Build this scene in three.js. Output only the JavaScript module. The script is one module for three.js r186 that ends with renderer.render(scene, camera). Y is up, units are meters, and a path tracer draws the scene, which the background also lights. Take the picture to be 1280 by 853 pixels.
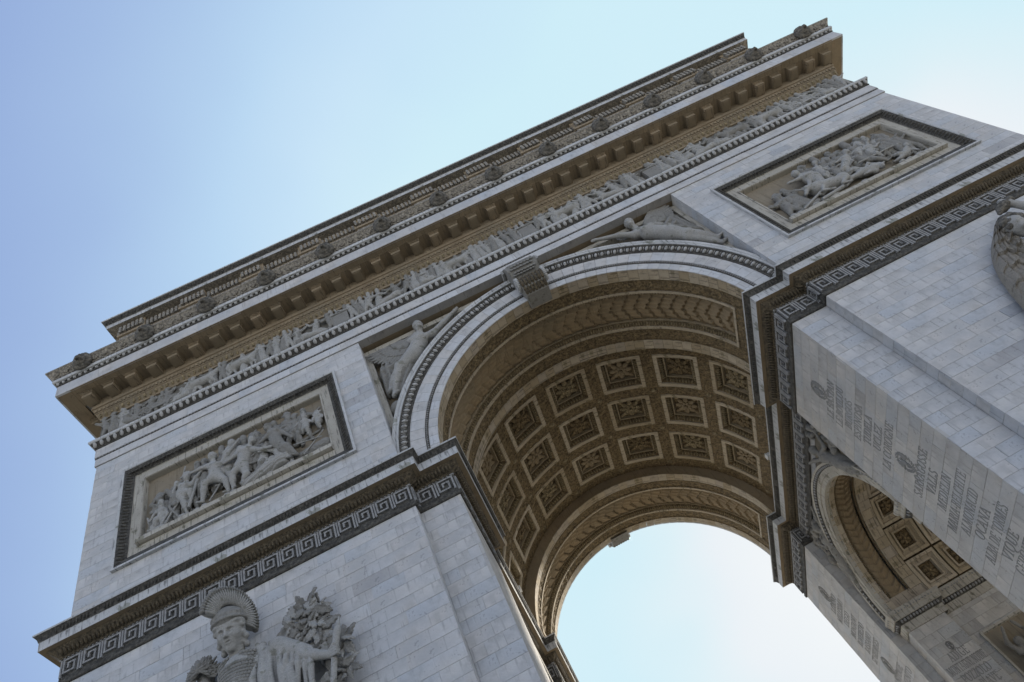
import * as THREE from 'three';
import { FontLoader } from 'three/addons/loaders/FontLoader.js';
import { TextGeometry } from 'three/addons/geometries/TextGeometry.js';

// ---------------------------------------------------------------- camera, sky, sun, exposure
const scene = new THREE.Scene();
const camera = new THREE.PerspectiveCamera(51.53, 1024 / 682, 0.1, 3000);
camera.position.set(-6.17, 1.354, 19.15);
camera.rotation.set(0.9038, -0.1896, -0.6046, 'YXZ');
const renderer = new THREE.WebGLRenderer({ antialias: true });
renderer.setSize(1024, 682);
renderer.toneMapping = THREE.LinearToneMapping;
renderer.toneMappingExposure = 1.9;
renderer.shadowMap.enabled = true;

const SUN = new THREE.Vector3(0.55, 0.42, -0.72).normalize();
{
  // hazy sky: milky white round the veiled sun, thin blue away from it
  const W = 1024, H = 512, data = new Float32Array(W * H * 4);
  const EXP = renderer.toneMappingExposure, hazeFill = [2.6, 2.75, 2.95];  // over-bright band low in the sky, added to brighten the shaded facade
  const ramp = [[-1, 0.29, 0.41, 0.68], [0.22, 0.29, 0.41, 0.69], [0.317, 0.305, 0.43, 0.72], [0.40, 0.36, 0.505, 0.775], [0.546, 0.485, 0.68, 0.89], [0.631, 0.56, 0.76, 0.93], [0.74, 0.615, 0.845, 0.94], [0.875, 0.64, 0.86, 0.945], [0.915, 0.72, 0.872, 0.932], [0.945, 0.83, 0.885, 0.93], [1, 0.93, 0.95, 0.955]];
  const sm = (a, b, x) => { const t = Math.min(1, Math.max(0, (x - a) / (b - a))); return t * t * (3 - 2 * t); };
  const hs = (x, y, z) => { const q = Math.sin(x * 127.1 + y * 311.7 + z * 74.7) * 43758.5453; return q - Math.floor(q); };
  const vn = (x, y, z) => { const a = Math.floor(x), b = Math.floor(y), c = Math.floor(z), u = sm(0, 1, x - a), v = sm(0, 1, y - b), w = sm(0, 1, z - c); let r = 0; for (let k = 0; k < 8; k++) { const i = k & 1, j = k >> 1 & 1, l = k >> 2; r += hs(a + i, b + j, c + l) * (i ? u : 1 - u) * (j ? v : 1 - v) * (l ? w : 1 - w); } return r; };
  for (let j = 0; j < H; j++) for (let i = 0; i < W; i++) {
    const th = ((i + 0.5) / W - 0.5) * 2 * Math.PI, ph = ((j + 0.5) / H - 0.5) * Math.PI;
    const x = Math.cos(ph) * Math.cos(th), y = Math.sin(ph), z = Math.cos(ph) * Math.sin(th);
    const cl = 0.55 * vn(x * 3 + 9, y * 5, z * 3) + 0.28 * vn(x * 7, y * 11 + 3, z * 7) + 0.17 * vn(x * 15, y * 21, z * 15 + 5) - 0.5;   // thin veils of cloud
    const c = Math.min(1, x * SUN.x + y * SUN.y + z * SUN.z) + cl * 0.10, h = sm(0.29, 0.0, y + cl * 0.05), veil = 0.30 * Math.max(0, cl) * sm(0.3, 0.95, c);
    let k = 1; while (k < ramp.length - 1 && ramp[k][0] < c) k++;
    const f = Math.min(1, Math.max(0, (c - ramp[k - 1][0]) / (ramp[k][0] - ramp[k - 1][0]))), o = (j * W + i) * 4;
    for (let q = 0; q < 3; q++) { let v = ramp[k - 1][q + 1] * (1 - f) + ramp[k][q + 1] * f; v += (0.95 - v) * veil; v += (hazeFill[q] - v) * h; data[o + q] = v / EXP; }
    data[o + 3] = 1;
  }
  const sky = new THREE.DataTexture(data, W, H, THREE.RGBAFormat, THREE.FloatType);
  sky.mapping = THREE.EquirectangularReflectionMapping;
  sky.magFilter = sky.minFilter = THREE.LinearFilter;
  sky.needsUpdate = true;
  scene.background = sky;
  scene.environment = sky;
}
const sun = new THREE.DirectionalLight(new THREE.Color(1, 0.93, 0.82), 4.6);
sun.position.copy(SUN).multiplyScalar(150); sun.target.position.set(0, 15, -10);
sun.castShadow = true; sun.shadow.radius = 12; sun.shadow.mapSize.set(2048, 2048);
Object.assign(sun.shadow.camera, { left: -60, right: 60, top: 60, bottom: -60, near: 20, far: 320 });
scene.add(sun, sun.target);

// ---------------------------------------------------------------- small tools
let seed = 20240611;
const rnd = () => { seed = (seed * 1664525 + 1013904223) >>> 0; return seed / 4294967296; };
const rr = (a, b) => a + (b - a) * rnd();
const clamp = (x, a, b) => Math.min(b, Math.max(a, x));
const PI = Math.PI, V3 = THREE.Vector3, D2R = PI / 180;
// tileable value noise
function tileNoise(n, cells, s) {
  const g = new Float32Array(cells * cells); let q = s >>> 0;
  for (let i = 0; i < g.length; i++) { q = (q * 1664525 + 1013904223) >>> 0; g[i] = q / 4294967296; }
  const out = new Float32Array(n * n);
  for (let j = 0; j < n; j++) for (let i = 0; i < n; i++) {
    const u = i / n * cells, v = j / n * cells, a = Math.floor(u), b = Math.floor(v);
    let fx = u - a, fy = v - b; fx = fx * fx * (3 - 2 * fx); fy = fy * fy * (3 - 2 * fy);
    const a1 = (a + 1) % cells, b1 = (b + 1) % cells;
    out[j * n + i] = (g[b * cells + a] * (1 - fx) + g[b * cells + a1] * fx) * (1 - fy) + (g[b1 * cells + a] * (1 - fx) + g[b1 * cells + a1] * fx) * fy;
  }
  return out;
}
function fbm(n, c0, oct, s) { const o = new Float32Array(n * n); let amp = 0.5, tot = 0; for (let k = 0; k < oct; k++) { const t = tileNoise(n, Math.min(n, c0 << k), s + k * 77); for (let i = 0; i < o.length; i++) o[i] += t[i] * amp; tot += amp; amp *= 0.55; } for (let i = 0; i < o.length; i++) o[i] /= tot; return o; }
function tex(n, f, srgb, metres) {
  const d = new Uint8Array(n * n * 4);
  for (let i = 0; i < n * n; i++) { const c = f(i); for (let k = 0; k < 3; k++) d[i * 4 + k] = clamp(Math.round((Array.isArray(c) ? c[k] : c) * 255), 0, 255); d[i * 4 + 3] = 255; }
  const t = new THREE.DataTexture(d, n, n, THREE.RGBAFormat);
  t.wrapS = t.wrapT = THREE.RepeatWrapping; t.magFilter = t.minFilter = THREE.LinearFilter;
  if (srgb) t.colorSpace = THREE.SRGBColorSpace;
  t.repeat.set(1 / metres, 1 / metres); t.needsUpdate = true; return t;
}
const N = 512;
const nA = fbm(N, 4, 6, 11), nB = fbm(N, 16, 4, 91), nC = fbm(N, 3, 4, 301), nD = fbm(N, 64, 3, 777), nE = fbm(N, 8, 5, 1234);
// narrow runs of dirt, long in height
function runs(n, cx, cy, s) { const g = new Float32Array(cx * cy); let q = s >>> 0; for (let i = 0; i < g.length; i++) { q = (q * 1664525 + 1013904223) >>> 0; g[i] = q / 4294967296; } const o = new Float32Array(n * n), f = t => t * t * (3 - 2 * t); for (let j = 0; j < n; j++) for (let i = 0; i < n; i++) { const u = i / n * cx, v = j / n * cy, a = Math.floor(u), b = Math.floor(v), x = f(u - a), y = f(v - b), A = (a + 1) % cx, B = (b + 1) % cy; o[j * n + i] = (g[b * cx + a] * (1 - x) + g[b * cx + A] * x) * (1 - y) + (g[B * cx + a] * (1 - x) + g[B * cx + A] * x) * y; } return o; }
const r1 = runs(N, 64, 6, 5), r2 = runs(N, 140, 11, 6), nR = r1.map((v, i) => 0.6 * v + 0.4 * r2[i]);
const s01 = (a, b, x) => { const t = clamp((x - a) / (b - a), 0, 1); return t * t * (3 - 2 * t); };
// weathered limestone: mottling, pits, ragged grey lichen patches
const texStone = tex(N, i => {
  const m = 0.965 + 0.10 * (nA[i] - 0.5) * 2 + 0.06 * (nD[i] - 0.5), pit = 1 - 0.13 * s01(0.66, 0.74, nD[i] * 0.7 + nB[i] * 0.3);
  const l = s01(0.50, 0.75, nE[i]) * 0.07, w = (nC[i] - 0.5) * 0.07, v = m * pit * (1 - l) * (1 - 0.11 * s01(0.58, 0.80, nR[i] * 0.8 + nA[i] * 0.2));
  return [v * (1 + w), v, v * (1 - w * 1.2)];
}, true, 5.3);
// stone under broken black crust
const texCrust = tex(N, i => {
  const m = 0.95 + 0.12 * (nA[i] - 0.5) * 2, k = s01(0.44, 0.60, nB[i] * 0.6 + nE[i] * 0.4), v = m * (1 - 0.55 * k);
  return [v, v * (1 - 0.04 * k), v * (1 - 0.10 * k)];
}, true, 1.5);
// light trim with a little crust and drips
const texTrim = tex(N, i => {
  const m = 0.96 + 0.10 * (nA[i] - 0.5) * 2, k = s01(0.60, 0.70, nB[i] * 0.5 + nE[i] * 0.5), pit = s01(0.68, 0.75, nD[i]), v = m * (1 - 0.22 * k) * (1 - 0.12 * pit) * (1 - 0.30 * s01(0.56, 0.78, nR[i] * 0.75 + nE[i] * 0.25));
  return [v, v, v * (1 - 0.05 * k)];
}, true, 3.7);
// fine-grained speckle: highlights of the carving painted pale into the brown
const nF = fbm(N, 48, 3, 4242), nG = fbm(N, 20, 3, 991);
const texCarve = tex(N, i => { const v = 0.80 + 0.34 * (nF[i] - 0.5) * 2 + 0.16 * (nG[i] - 0.5) * 2 + 0.10 * (nA[i] - 0.5); const k = s01(0.55, 0.8, nF[i]); return [v, v * (0.985 - 0.01 * k), v * (0.95 - 0.03 * k)]; }, true, 2.9);
const texSculpt = tex(N, i => { const k = s01(0.56, 0.66, nB[i] * 0.5 + nE[i] * 0.5), v = (0.96 + 0.12 * (nA[i] - 0.5)) * (1 - 0.16 * k) * (0.95 + 0.2 * (nD[i] - 0.4)); return [v, v, v * (1 - 0.04 * k)]; }, true, 1.7);
const texRelief = tex(N, i => 0.5 + 0.6 * (nB[i] - 0.5) + 0.5 * (nD[i] - 0.5), false, 1.9);
const texGrain = tex(N, i => 0.5 + 0.9 * (nD[i] - 0.5) + 0.4 * (nB[i] - 0.5), false, 1.6);
const mat = (r, g, b, map, bump = texGrain, bs = 0.006, rough = 0.92) => new THREE.MeshStandardMaterial({ color: new THREE.Color(r, g, b), map, bumpMap: bump, bumpScale: bs, roughness: rough, metalness: 0, side: THREE.DoubleSide });
const M = {
  wall: [[0.508, 0.508, 0.508], [0.514, 0.515, 0.515], [0.518, 0.518, 0.514], [0.522, 0.524, 0.525], [0.526, 0.526, 0.522], [0.532, 0.532, 0.53], [0.538, 0.539, 0.538], [0.43, 0.43, 0.432]].map(c => mat(c[0], c[1], c[2], texStone)),
  pale: [[0.49, 0.475, 0.45], [0.46, 0.45, 0.43], [0.50, 0.485, 0.455], [0.44, 0.43, 0.41], [0.39, 0.38, 0.36]].map(c => mat(c[0], c[1], c[2], texStone)),
  trim: mat(0.50, 0.50, 0.49, texTrim),
  trimWarm: mat(0.42, 0.39, 0.33, texTrim),
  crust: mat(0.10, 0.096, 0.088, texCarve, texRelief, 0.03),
  egg: mat(0.44, 0.43, 0.41, texTrim),
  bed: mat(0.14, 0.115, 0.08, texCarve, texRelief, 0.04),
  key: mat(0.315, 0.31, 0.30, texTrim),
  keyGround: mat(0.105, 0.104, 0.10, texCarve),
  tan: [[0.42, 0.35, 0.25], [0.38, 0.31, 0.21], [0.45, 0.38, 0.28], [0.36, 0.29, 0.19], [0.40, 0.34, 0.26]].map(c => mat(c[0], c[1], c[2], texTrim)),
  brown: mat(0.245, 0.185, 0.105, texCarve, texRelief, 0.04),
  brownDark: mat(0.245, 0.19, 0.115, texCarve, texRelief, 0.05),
  ochre: mat(0.33, 0.27, 0.17, texCarve), leafwork: mat(0.28, 0.215, 0.13, texStone), spandrel: mat(0.20, 0.165, 0.115, texStone), friezeGroundShade: mat(0.15, 0.138, 0.115, texStone), crustShade: mat(0.105, 0.10, 0.092, texCarve, texRelief, 0.03),  // last one: black crust, with shadow between the ornaments put into its colour
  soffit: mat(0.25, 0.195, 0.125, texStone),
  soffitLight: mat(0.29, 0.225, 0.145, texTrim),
  sculpt: mat(0.36, 0.35, 0.325, texSculpt, texGrain, 0.008),
  sculptDark: mat(0.245, 0.235, 0.212, texSculpt, texGrain, 0.008),
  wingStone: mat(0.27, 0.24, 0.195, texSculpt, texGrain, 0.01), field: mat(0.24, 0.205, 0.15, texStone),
  lion: mat(0.17, 0.16, 0.145, texCarve),
  attic: mat(0.35, 0.325, 0.29, texCarve),
  mortar: mat(0.38, 0.37, 0.355, texStone),
  letter: mat(0.23, 0.225, 0.21, null),
  ground: mat(0.40, 0.37, 0.32, texStone),
  lampBody: new THREE.MeshStandardMaterial({ color: new THREE.Color(0.62, 0.62, 0.60), roughness: 0.45, metalness: 0.2 }),
  lampGlass: new THREE.MeshStandardMaterial({ color: new THREE.Color(0.75, 0.76, 0.75), roughness: 0.15 }),
};

// collects triangles in world metres; uv from the dominant axis so that patterns keep their size
class Mesher {
  constructor() { this.p = []; this.n = []; }
  tri(a, b, c, na, nb, nc) {
    this.p.push(a[0], a[1], a[2], b[0], b[1], b[2], c[0], c[1], c[2]);
    if (!na) {
      const ux = b[0] - a[0], uy = b[1] - a[1], uz = b[2] - a[2], vx = c[0] - a[0], vy = c[1] - a[1], vz = c[2] - a[2];
      let x = uy * vz - uz * vy, y = uz * vx - ux * vz, z = ux * vy - uy * vx; const l = Math.hypot(x, y, z) || 1; x /= l; y /= l; z /= l;
      this.n.push(x, y, z, x, y, z, x, y, z);
    } else this.n.push(...na, ...nb, ...nc);
    return this;
  }
  quad(a, b, c, d) { return this.tri(a, b, c).tri(a, c, d); }
  box(x0, y0, z0, x1, y1, z1) {
    const q = (a, b, c, d) => this.quad(a, b, c, d);
    q([x0, y0, z1], [x1, y0, z1], [x1, y1, z1], [x0, y1, z1]); q([x1, y0, z0], [x0, y0, z0], [x0, y1, z0], [x1, y1, z0]);
    q([x1, y0, z1], [x1, y0, z0], [x1, y1, z0], [x1, y1, z1]); q([x0, y0, z0], [x0, y0, z1], [x0, y1, z1], [x0, y1, z0]);
    q([x0, y1, z1], [x1, y1, z1], [x1, y1, z0], [x0, y1, z0]); q([x0, y0, z0], [x1, y0, z0], [x1, y0, z1], [x0, y0, z1]);
    return this;
  }
  add(geo, m) {
    const g = geo.index ? (geo.userData.flat ||= geo.toNonIndexed()) : geo, P = g.attributes.position.array, Q = g.attributes.normal.array, e = m.elements;
    const det = m.determinant() < 0, nm = new THREE.Matrix3().getNormalMatrix(m).elements, np = P.length / 3;
    for (let t = 0; t < np; t++) {
      const i = (det ? t - t % 3 + (2 - t % 3) : t) * 3, x = P[i], y = P[i + 1], z = P[i + 2];
      this.p.push(e[0] * x + e[4] * y + e[8] * z + e[12], e[1] * x + e[5] * y + e[9] * z + e[13], e[2] * x + e[6] * y + e[10] * z + e[14]);
      const a = Q[i], b = Q[i + 1], c = Q[i + 2]; let nx = nm[0] * a + nm[3] * b + nm[6] * c, ny = nm[1] * a + nm[4] * b + nm[7] * c, nz = nm[2] * a + nm[5] * b + nm[8] * c;
      const l = Math.hypot(nx, ny, nz) || 1; this.n.push(nx / l, ny / l, nz / l);
    }
    return this;
  }
  // closed or open plan path [x,z], profile [outward, y]; outward = right of travel
  sweep(path, profile, closed = true) {
    const n = path.length, off = [], seg = closed ? n : n - 1, dir = i => { const a = path[(i + n) % n], b = path[(i + 1 + n) % n], l = Math.hypot(b[0] - a[0], b[1] - a[1]); return [(b[1] - a[1]) / l, -(b[0] - a[0]) / l]; };
    for (let i = 0; i < n; i++) {
      let a = (closed || i > 0) ? dir(i - 1) : dir(0), b = (closed || i < n - 1) ? dir(i) : dir(n - 2);
      const k = 1 / (1 + a[0] * b[0] + a[1] * b[1]); off.push([(a[0] + b[0]) * k, (a[1] + b[1]) * k]);
    }
    const P = (i, q) => [path[i % n][0] + off[i % n][0] * q[0], q[1], path[i % n][1] + off[i % n][1] * q[0]];
    for (let i = 0; i < seg; i++) for (let j = 0; j < profile.length - 1; j++) { const q = profile[j], r = profile[j + 1], k = (i + 1) % n; this.quad(P(k, q), P(i, q), P(i, r), P(k, r)); }
    return this;
  }
  // profile [r, z] turned about the z axis through (xc, yc)
  ring(profile, a0, a1, n, yc, xc = 0) {
    const P = (q, a) => [xc + q[0] * Math.cos(a), yc + q[0] * Math.sin(a), q[1]];
    for (let i = 0; i < n; i++) { const a = a0 + (a1 - a0) * i / n, b = a0 + (a1 - a0) * (i + 1) / n; for (let j = 0; j < profile.length - 1; j++) this.quad(P(profile[j], a), P(profile[j], b), P(profile[j + 1], b), P(profile[j + 1], a)); }
    return this;
  }
  // profile [inset, z] round a rectangle in the plane z
  rect(x0, y0, x1, y1, profile) {
    const c = d => [[x0 + d, y0 + d], [x1 - d, y0 + d], [x1 - d, y1 - d], [x0 + d, y1 - d]];
    for (let j = 0; j < profile.length - 1; j++) { const A = c(profile[j][0]), B = c(profile[j + 1][0]), za = profile[j][1], zb = profile[j + 1][1]; for (let i = 0; i < 4; i++) { const k = (i + 1) % 4; this.quad([...A[i], za], [...A[k], za], [...B[k], zb], [...B[i], zb]); } }
    return this;
  }
  // height field over (u,v), point(u,v,h)
  grid(nu, nv, f, smooth = true) {
    const P = [];
    for (let j = 0; j <= nv; j++) for (let i = 0; i <= nu; i++) P.push(f(i / nu, j / nv));
    const at = (i, j) => P[j * (nu + 1) + i];
    if (!smooth) { for (let j = 0; j < nv; j++) for (let i = 0; i < nu; i++) this.quad(at(i, j), at(i + 1, j), at(i + 1, j + 1), at(i, j + 1)); return this; }
    const nn = (i, j) => { const a = at(Math.max(0, i - 1), j), b = at(Math.min(nu, i + 1), j), c = at(i, Math.max(0, j - 1)), d = at(i, Math.min(nv, j + 1)), ux = b[0] - a[0], uy = b[1] - a[1], uz = b[2] - a[2], vx = d[0] - c[0], vy = d[1] - c[1], vz = d[2] - c[2]; const x = uy * vz - uz * vy, y = uz * vx - ux * vz, z = ux * vy - uy * vx, l = Math.hypot(x, y, z) || 1; return [x / l, y / l, z / l]; };
    const Q = []; for (let j = 0; j <= nv; j++) for (let i = 0; i <= nu; i++) Q.push(nn(i, j));
    const q = (i, j) => Q[j * (nu + 1) + i];
    for (let j = 0; j < nv; j++) for (let i = 0; i < nu; i++) { this.tri(at(i, j), at(i + 1, j), at(i + 1, j + 1), q(i, j), q(i + 1, j), q(i + 1, j + 1)); this.tri(at(i, j), at(i + 1, j + 1), at(i, j + 1), q(i, j), q(i + 1, j + 1), q(i, j + 1)); }
    return this;
  }
  geo(du = 0, dv = 0) {
    const g = new THREE.BufferGeometry(), P = new Float32Array(this.p), Q = new Float32Array(this.n), U = new Float32Array(P.length / 3 * 2);
    for (let t = 0; t < P.length / 3; t += 3) {
      let ax = 0, ay = 0, az = 0; for (let k = 0; k < 3; k++) { ax += Q[(t + k) * 3]; ay += Q[(t + k) * 3 + 1]; az += Q[(t + k) * 3 + 2]; }
      ax = Math.abs(ax); ay = Math.abs(ay); az = Math.abs(az);
      for (let k = 0; k < 3; k++) { const i = (t + k) * 3, o = (t + k) * 2; if (az >= ax && az >= ay) { U[o] = P[i]; U[o + 1] = P[i + 1]; } else if (ax >= ay) { U[o] = P[i + 2]; U[o + 1] = P[i + 1]; } else { U[o] = P[i]; U[o + 1] = P[i + 2]; } U[o] += du; U[o + 1] += dv; }
    }
    g.setAttribute('position', new THREE.BufferAttribute(P, 3)); g.setAttribute('normal', new THREE.BufferAttribute(Q, 3)); g.setAttribute('uv', new THREE.BufferAttribute(U, 2));
    return g;
  }
  build(name, m, parent, kind) { return put(name, this.geo(), m, parent, kind); }
}
const taken = {};
const numbered = n => { const k = taken[n] = (taken[n] ?? -1) + 1; return k ? n + '_' + String(k).padStart(3, '0') : n; };
function put(name, geo, m, parent, kind) {
  const o = new THREE.Mesh(geo, m); o.name = parent === scene ? numbered(name) : name; o.castShadow = o.receiveShadow = true;
  if (kind) o.userData.kind = kind; parent.add(o); return o;
}
function group(name, parent, pos) { const g = new THREE.Group(); g.name = parent === scene ? numbered(name) : name; if (pos) g.position.set(...pos); parent.add(g); return g; }
function tag(o, label, category, grp) { o.userData.label = label; o.userData.category = category; if (grp) o.userData.group = grp; return o; }
const X = (x, y, z, sx = 1, sy = sx, sz = sx, rx = 0, ry = 0, rz = 0) => new THREE.Matrix4().compose(new V3(x, y, z), new THREE.Quaternion().setFromEuler(new THREE.Euler(rx, ry, rz, 'YXZ')), new V3(sx, sy, sz));

// ---------------------------------------------------------------- the ground
{
  const g = new THREE.CircleGeometry(600, 96); g.rotateX(-PI / 2);
  const p = g.attributes.position, u = g.attributes.uv; for (let i = 0; i < p.count; i++) u.setXY(i, p.getX(i), p.getZ(i));
  const o = put('ground', g, M.ground, scene, 'structure');
}

// ---------------------------------------------------------------- the arch: measures in metres, front face of the piers at z = 0
const XB = 22.42, ZD = -21.8, XS = 8.93, XI = 7.31, XR = 7.88, ZA = -0.52, ZAr = -21.28, ZP1 = -5.68, ZP2 = -16.12, YT = 19.82, YI = 21.95, YC = 21.88, YA = 31.46, ZM = -10.9;
const arch = group('triumphal_arch', scene);
tag(arch, 'colossal grey limestone triumphal arch with coffered vault and projecting cornice', 'triumphal arch');
const CH = 0.4905, PX0 = 10.43, PX1 = 20.89, PY0 = 24.0, PY1 = 30.0;

const tileDrift = (x, y) => { const i = ((Math.floor(x * 9) % N) + N) % N, j = ((Math.floor(y * 13) % N) + N) % N; return clamp((nA[j * N + i] - 0.5) * 2.2 + 0.5, 0, 0.999); };
// ashlar: every stone a mesh; geometries cached by size
const stoneCache = {};
function stoneGeo(w, h, variant, depth = 0.12) {
  const key = Math.round(w * 50) + '_' + Math.round(h * 200) + '_' + variant;
  if (stoneCache[key]) return stoneCache[key];
  const c = 0.006, x = w / 2, y = h / 2, m = new Mesher();
  m.quad([-x + c, -y + c, 0], [x - c, -y + c, 0], [x - c, y - c, 0], [-x + c, y - c, 0]);
  const O = [[-x, -y], [x, -y], [x, y], [-x, y]], I = [[-x + c, -y + c], [x - c, -y + c], [x - c, y - c], [-x + c, y - c]];
  for (let i = 0; i < 4; i++) { const k = (i + 1) % 4; m.quad([...O[i], -c], [...O[k], -c], [...I[k], 0], [...I[i], 0]); m.quad([...O[i], -depth], [...O[k], -depth], [...O[k], -c], [...O[i], -c]); }
  return stoneCache[key] = m.geo(variant * 1.37 + w, variant * 0.83 + h);
}
// wall plane: origin o, heading angle (0 faces +z, -90 faces -x, 90 faces +x); courses [y0..yn]; open(y0,y1) -> list of [u0,u1]
function ashlar(parent, o, heading, courses, open, mats, name = 'stone', lo = 1.0, hi = 2.15) {
  const a = heading * D2R, ux = Math.cos(a), uz = -Math.sin(a), nx = Math.sin(a), nz = Math.cos(a);
  let prev = [];
  for (let r = 0; r < courses.length - 1; r++) {
    const y0 = courses[r], y1 = courses[r + 1], cuts = [];
    for (const [u0, u1] of open(y0, y1)) {
      let u = u0; const first = (r % 2 ? 0.55 : 1) * rr(lo, hi);
      while (u < u1 - 0.01) {
        let w = u === u0 ? Math.max(lo * 0.6, first) : rr(lo, hi);
        if (prev.some(q => Math.abs(q - (u + w)) < 0.12)) w += 0.25;
        if (u1 - (u + w) < lo * 0.7) w = u1 - u;
        w = Math.min(w, u1 - u); cuts.push(u + w);
        const proud = rr(-0.004, 0.004), cx = u + w / 2, dr = tileDrift(cx + o[0] * 1.3 + heading, (y0 + y1) / 2), m = rnd() < 0.018 ? mats[mats.length - 1] : mats[clamp(Math.floor((0.72 * dr + 0.28 * rnd()) * (mats.length - 1)), 0, mats.length - 2)];
        const s = put(name, stoneGeo(w - 0.005, y1 - y0 - 0.005, Math.floor(rnd() * 4)), m, parent);
        s.position.set(o[0] + ux * cx + nx * proud, (y0 + y1) / 2, o[2] + uz * cx + nz * proud); s.rotation.y = a;
        s.scale.set((w - 0.005) / (Math.round((w - 0.005) * 50) / 50), 1, 1);
        u += w;
      }
    }
    prev = cuts;
  }
}
const courses = (top, n, h = CH) => { const c = []; for (let i = n; i >= 0; i--) c.push(top - i * h); return c; };
const split = (a, b, n) => Array.from({ length: n + 1 }, (_, i) => a + (b - a) * i / n);
const NC = 26, YL = YT - NC * CH;

for (const s of [1, -1]) {
  const bx = (m, x0, y0, z0, x1, y1, z1) => m.box(Math.min(s * x0, s * x1), y0, z0, Math.max(s * x0, s * x1), y1, z1);
  for (const f of [1, 0]) {                       // front pier, rear pier
    const Z = z => f ? z : ZD - z, pier = group('pier', arch);
    pier.userData.label = f ? (s > 0 ? 'front pier carved with battle names on its inner face' : 'front pier carrying a helmeted figure') : 'rear pier of the arch';
    const core = new Mesher(), zz = (m, x0, y0, za, x1, y1, zb, e = 0) => { const a = Z(za), b = Z(zb); bx(m, x0, y0, Math.min(a, b), x1, y1, Math.max(a, b)); };
    zz(core, XS + 0.014, 0, -6.1, XB - 0.03, 21.9, -0.014); zz(core, XS + 0.014, 21.9, -6.1, XB - 0.03, YA, -0.95); zz(core, XS + 0.02, 21.93, -0.94, XB - 0.02, PY0 - 0.01, -0.014); zz(core, XS + 0.02, PY1 + 0.01, -0.94, XB - 0.02, YA - 0.01, -0.014); zz(core, XS + 0.02, PY0, -0.94, PX0 - 0.01, PY1, -0.018); zz(core, PX1 + 0.01, PY0, -0.94, XB - 0.02, PY1, -0.018);
    zz(core, XI + 0.014, 0, ZP1 + 0.014, XS + 0.035, YT + 1.2, ZA - 0.014);
    zz(core, XR + 0.014, 0, -6.11, XS + 0.04, YA - 0.005, ZP1 + 0.02);
    zz(core, XS + 0.04, YI - 0.6, -6.1, 7.4, YI - 0.02, ZA - 0.3);
    core.build('masonry_core', M.mortar, pier);
    const low = new Mesher();                     // foot of the pier, below the view
    zz(low, XS, 0, -6.1, XB, YL, 0); zz(low, XI, 0, ZP1, XS + 0.01, YL - 0.003, ZA);
    low.build('foot', M.wall[1], pier);
    if (f) {
      const cs = courses(YT, NC);
      if (s > 0) ashlar(pier, [XS, 0, 0], 0, cs, () => [[0, XB - XS]], M.wall); else ashlar(pier, [-XB, 0, 0], 0, cs, () => [[0, XB - XS]], M.wall);
      ashlar(pier, [s > 0 ? XI : -XS, 0, ZA], 0, cs, () => [[0, XS - XI]], M.wall, 'stone', 0.6, 1.1);
      // return of the step
      if (s > 0) ashlar(pier, [XS, 0, ZA], -90, cs, () => [[0, -ZA]], M.wall, 'stone', 1, 2); else ashlar(pier, [-XS, 0, 0], 90, cs, () => [[0, -ZA]], M.wall, 'stone', 1, 2);
      if (s > 0) ashlar(pier, [XI, 0, ZP1], -90, cs, () => [[0, ZA - ZP1]], M.pale); else ashlar(pier, [-XI, 0, ZA], 90, cs, () => [[0, ZA - ZP1]], M.pale);
    } else {
      const cs = courses(YT, NC);
      if (s > 0) ashlar(pier, [XI, 0, ZAr], -90, cs, () => [[0, ZA - ZP1]], M.pale); else ashlar(pier, [-XI, 0, ZP2], 90, cs, () => [[0, ZA - ZP1]], M.pale);
      // jamb beside the small arch, facing the vault and facing the viewer
      if (s > 0) { ashlar(pier, [XR, 0, ZP2], -90, cs, () => [[0, ZP2 * -1 - 15.14]], M.pale, 'stone', 0.9, 1.2); ashlar(pier, [XI, 0, ZP2], 0, cs, () => [[0, XR - XI]], M.pale, 'stone', 0.9, 1.2); }
    }
  }
}

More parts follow.
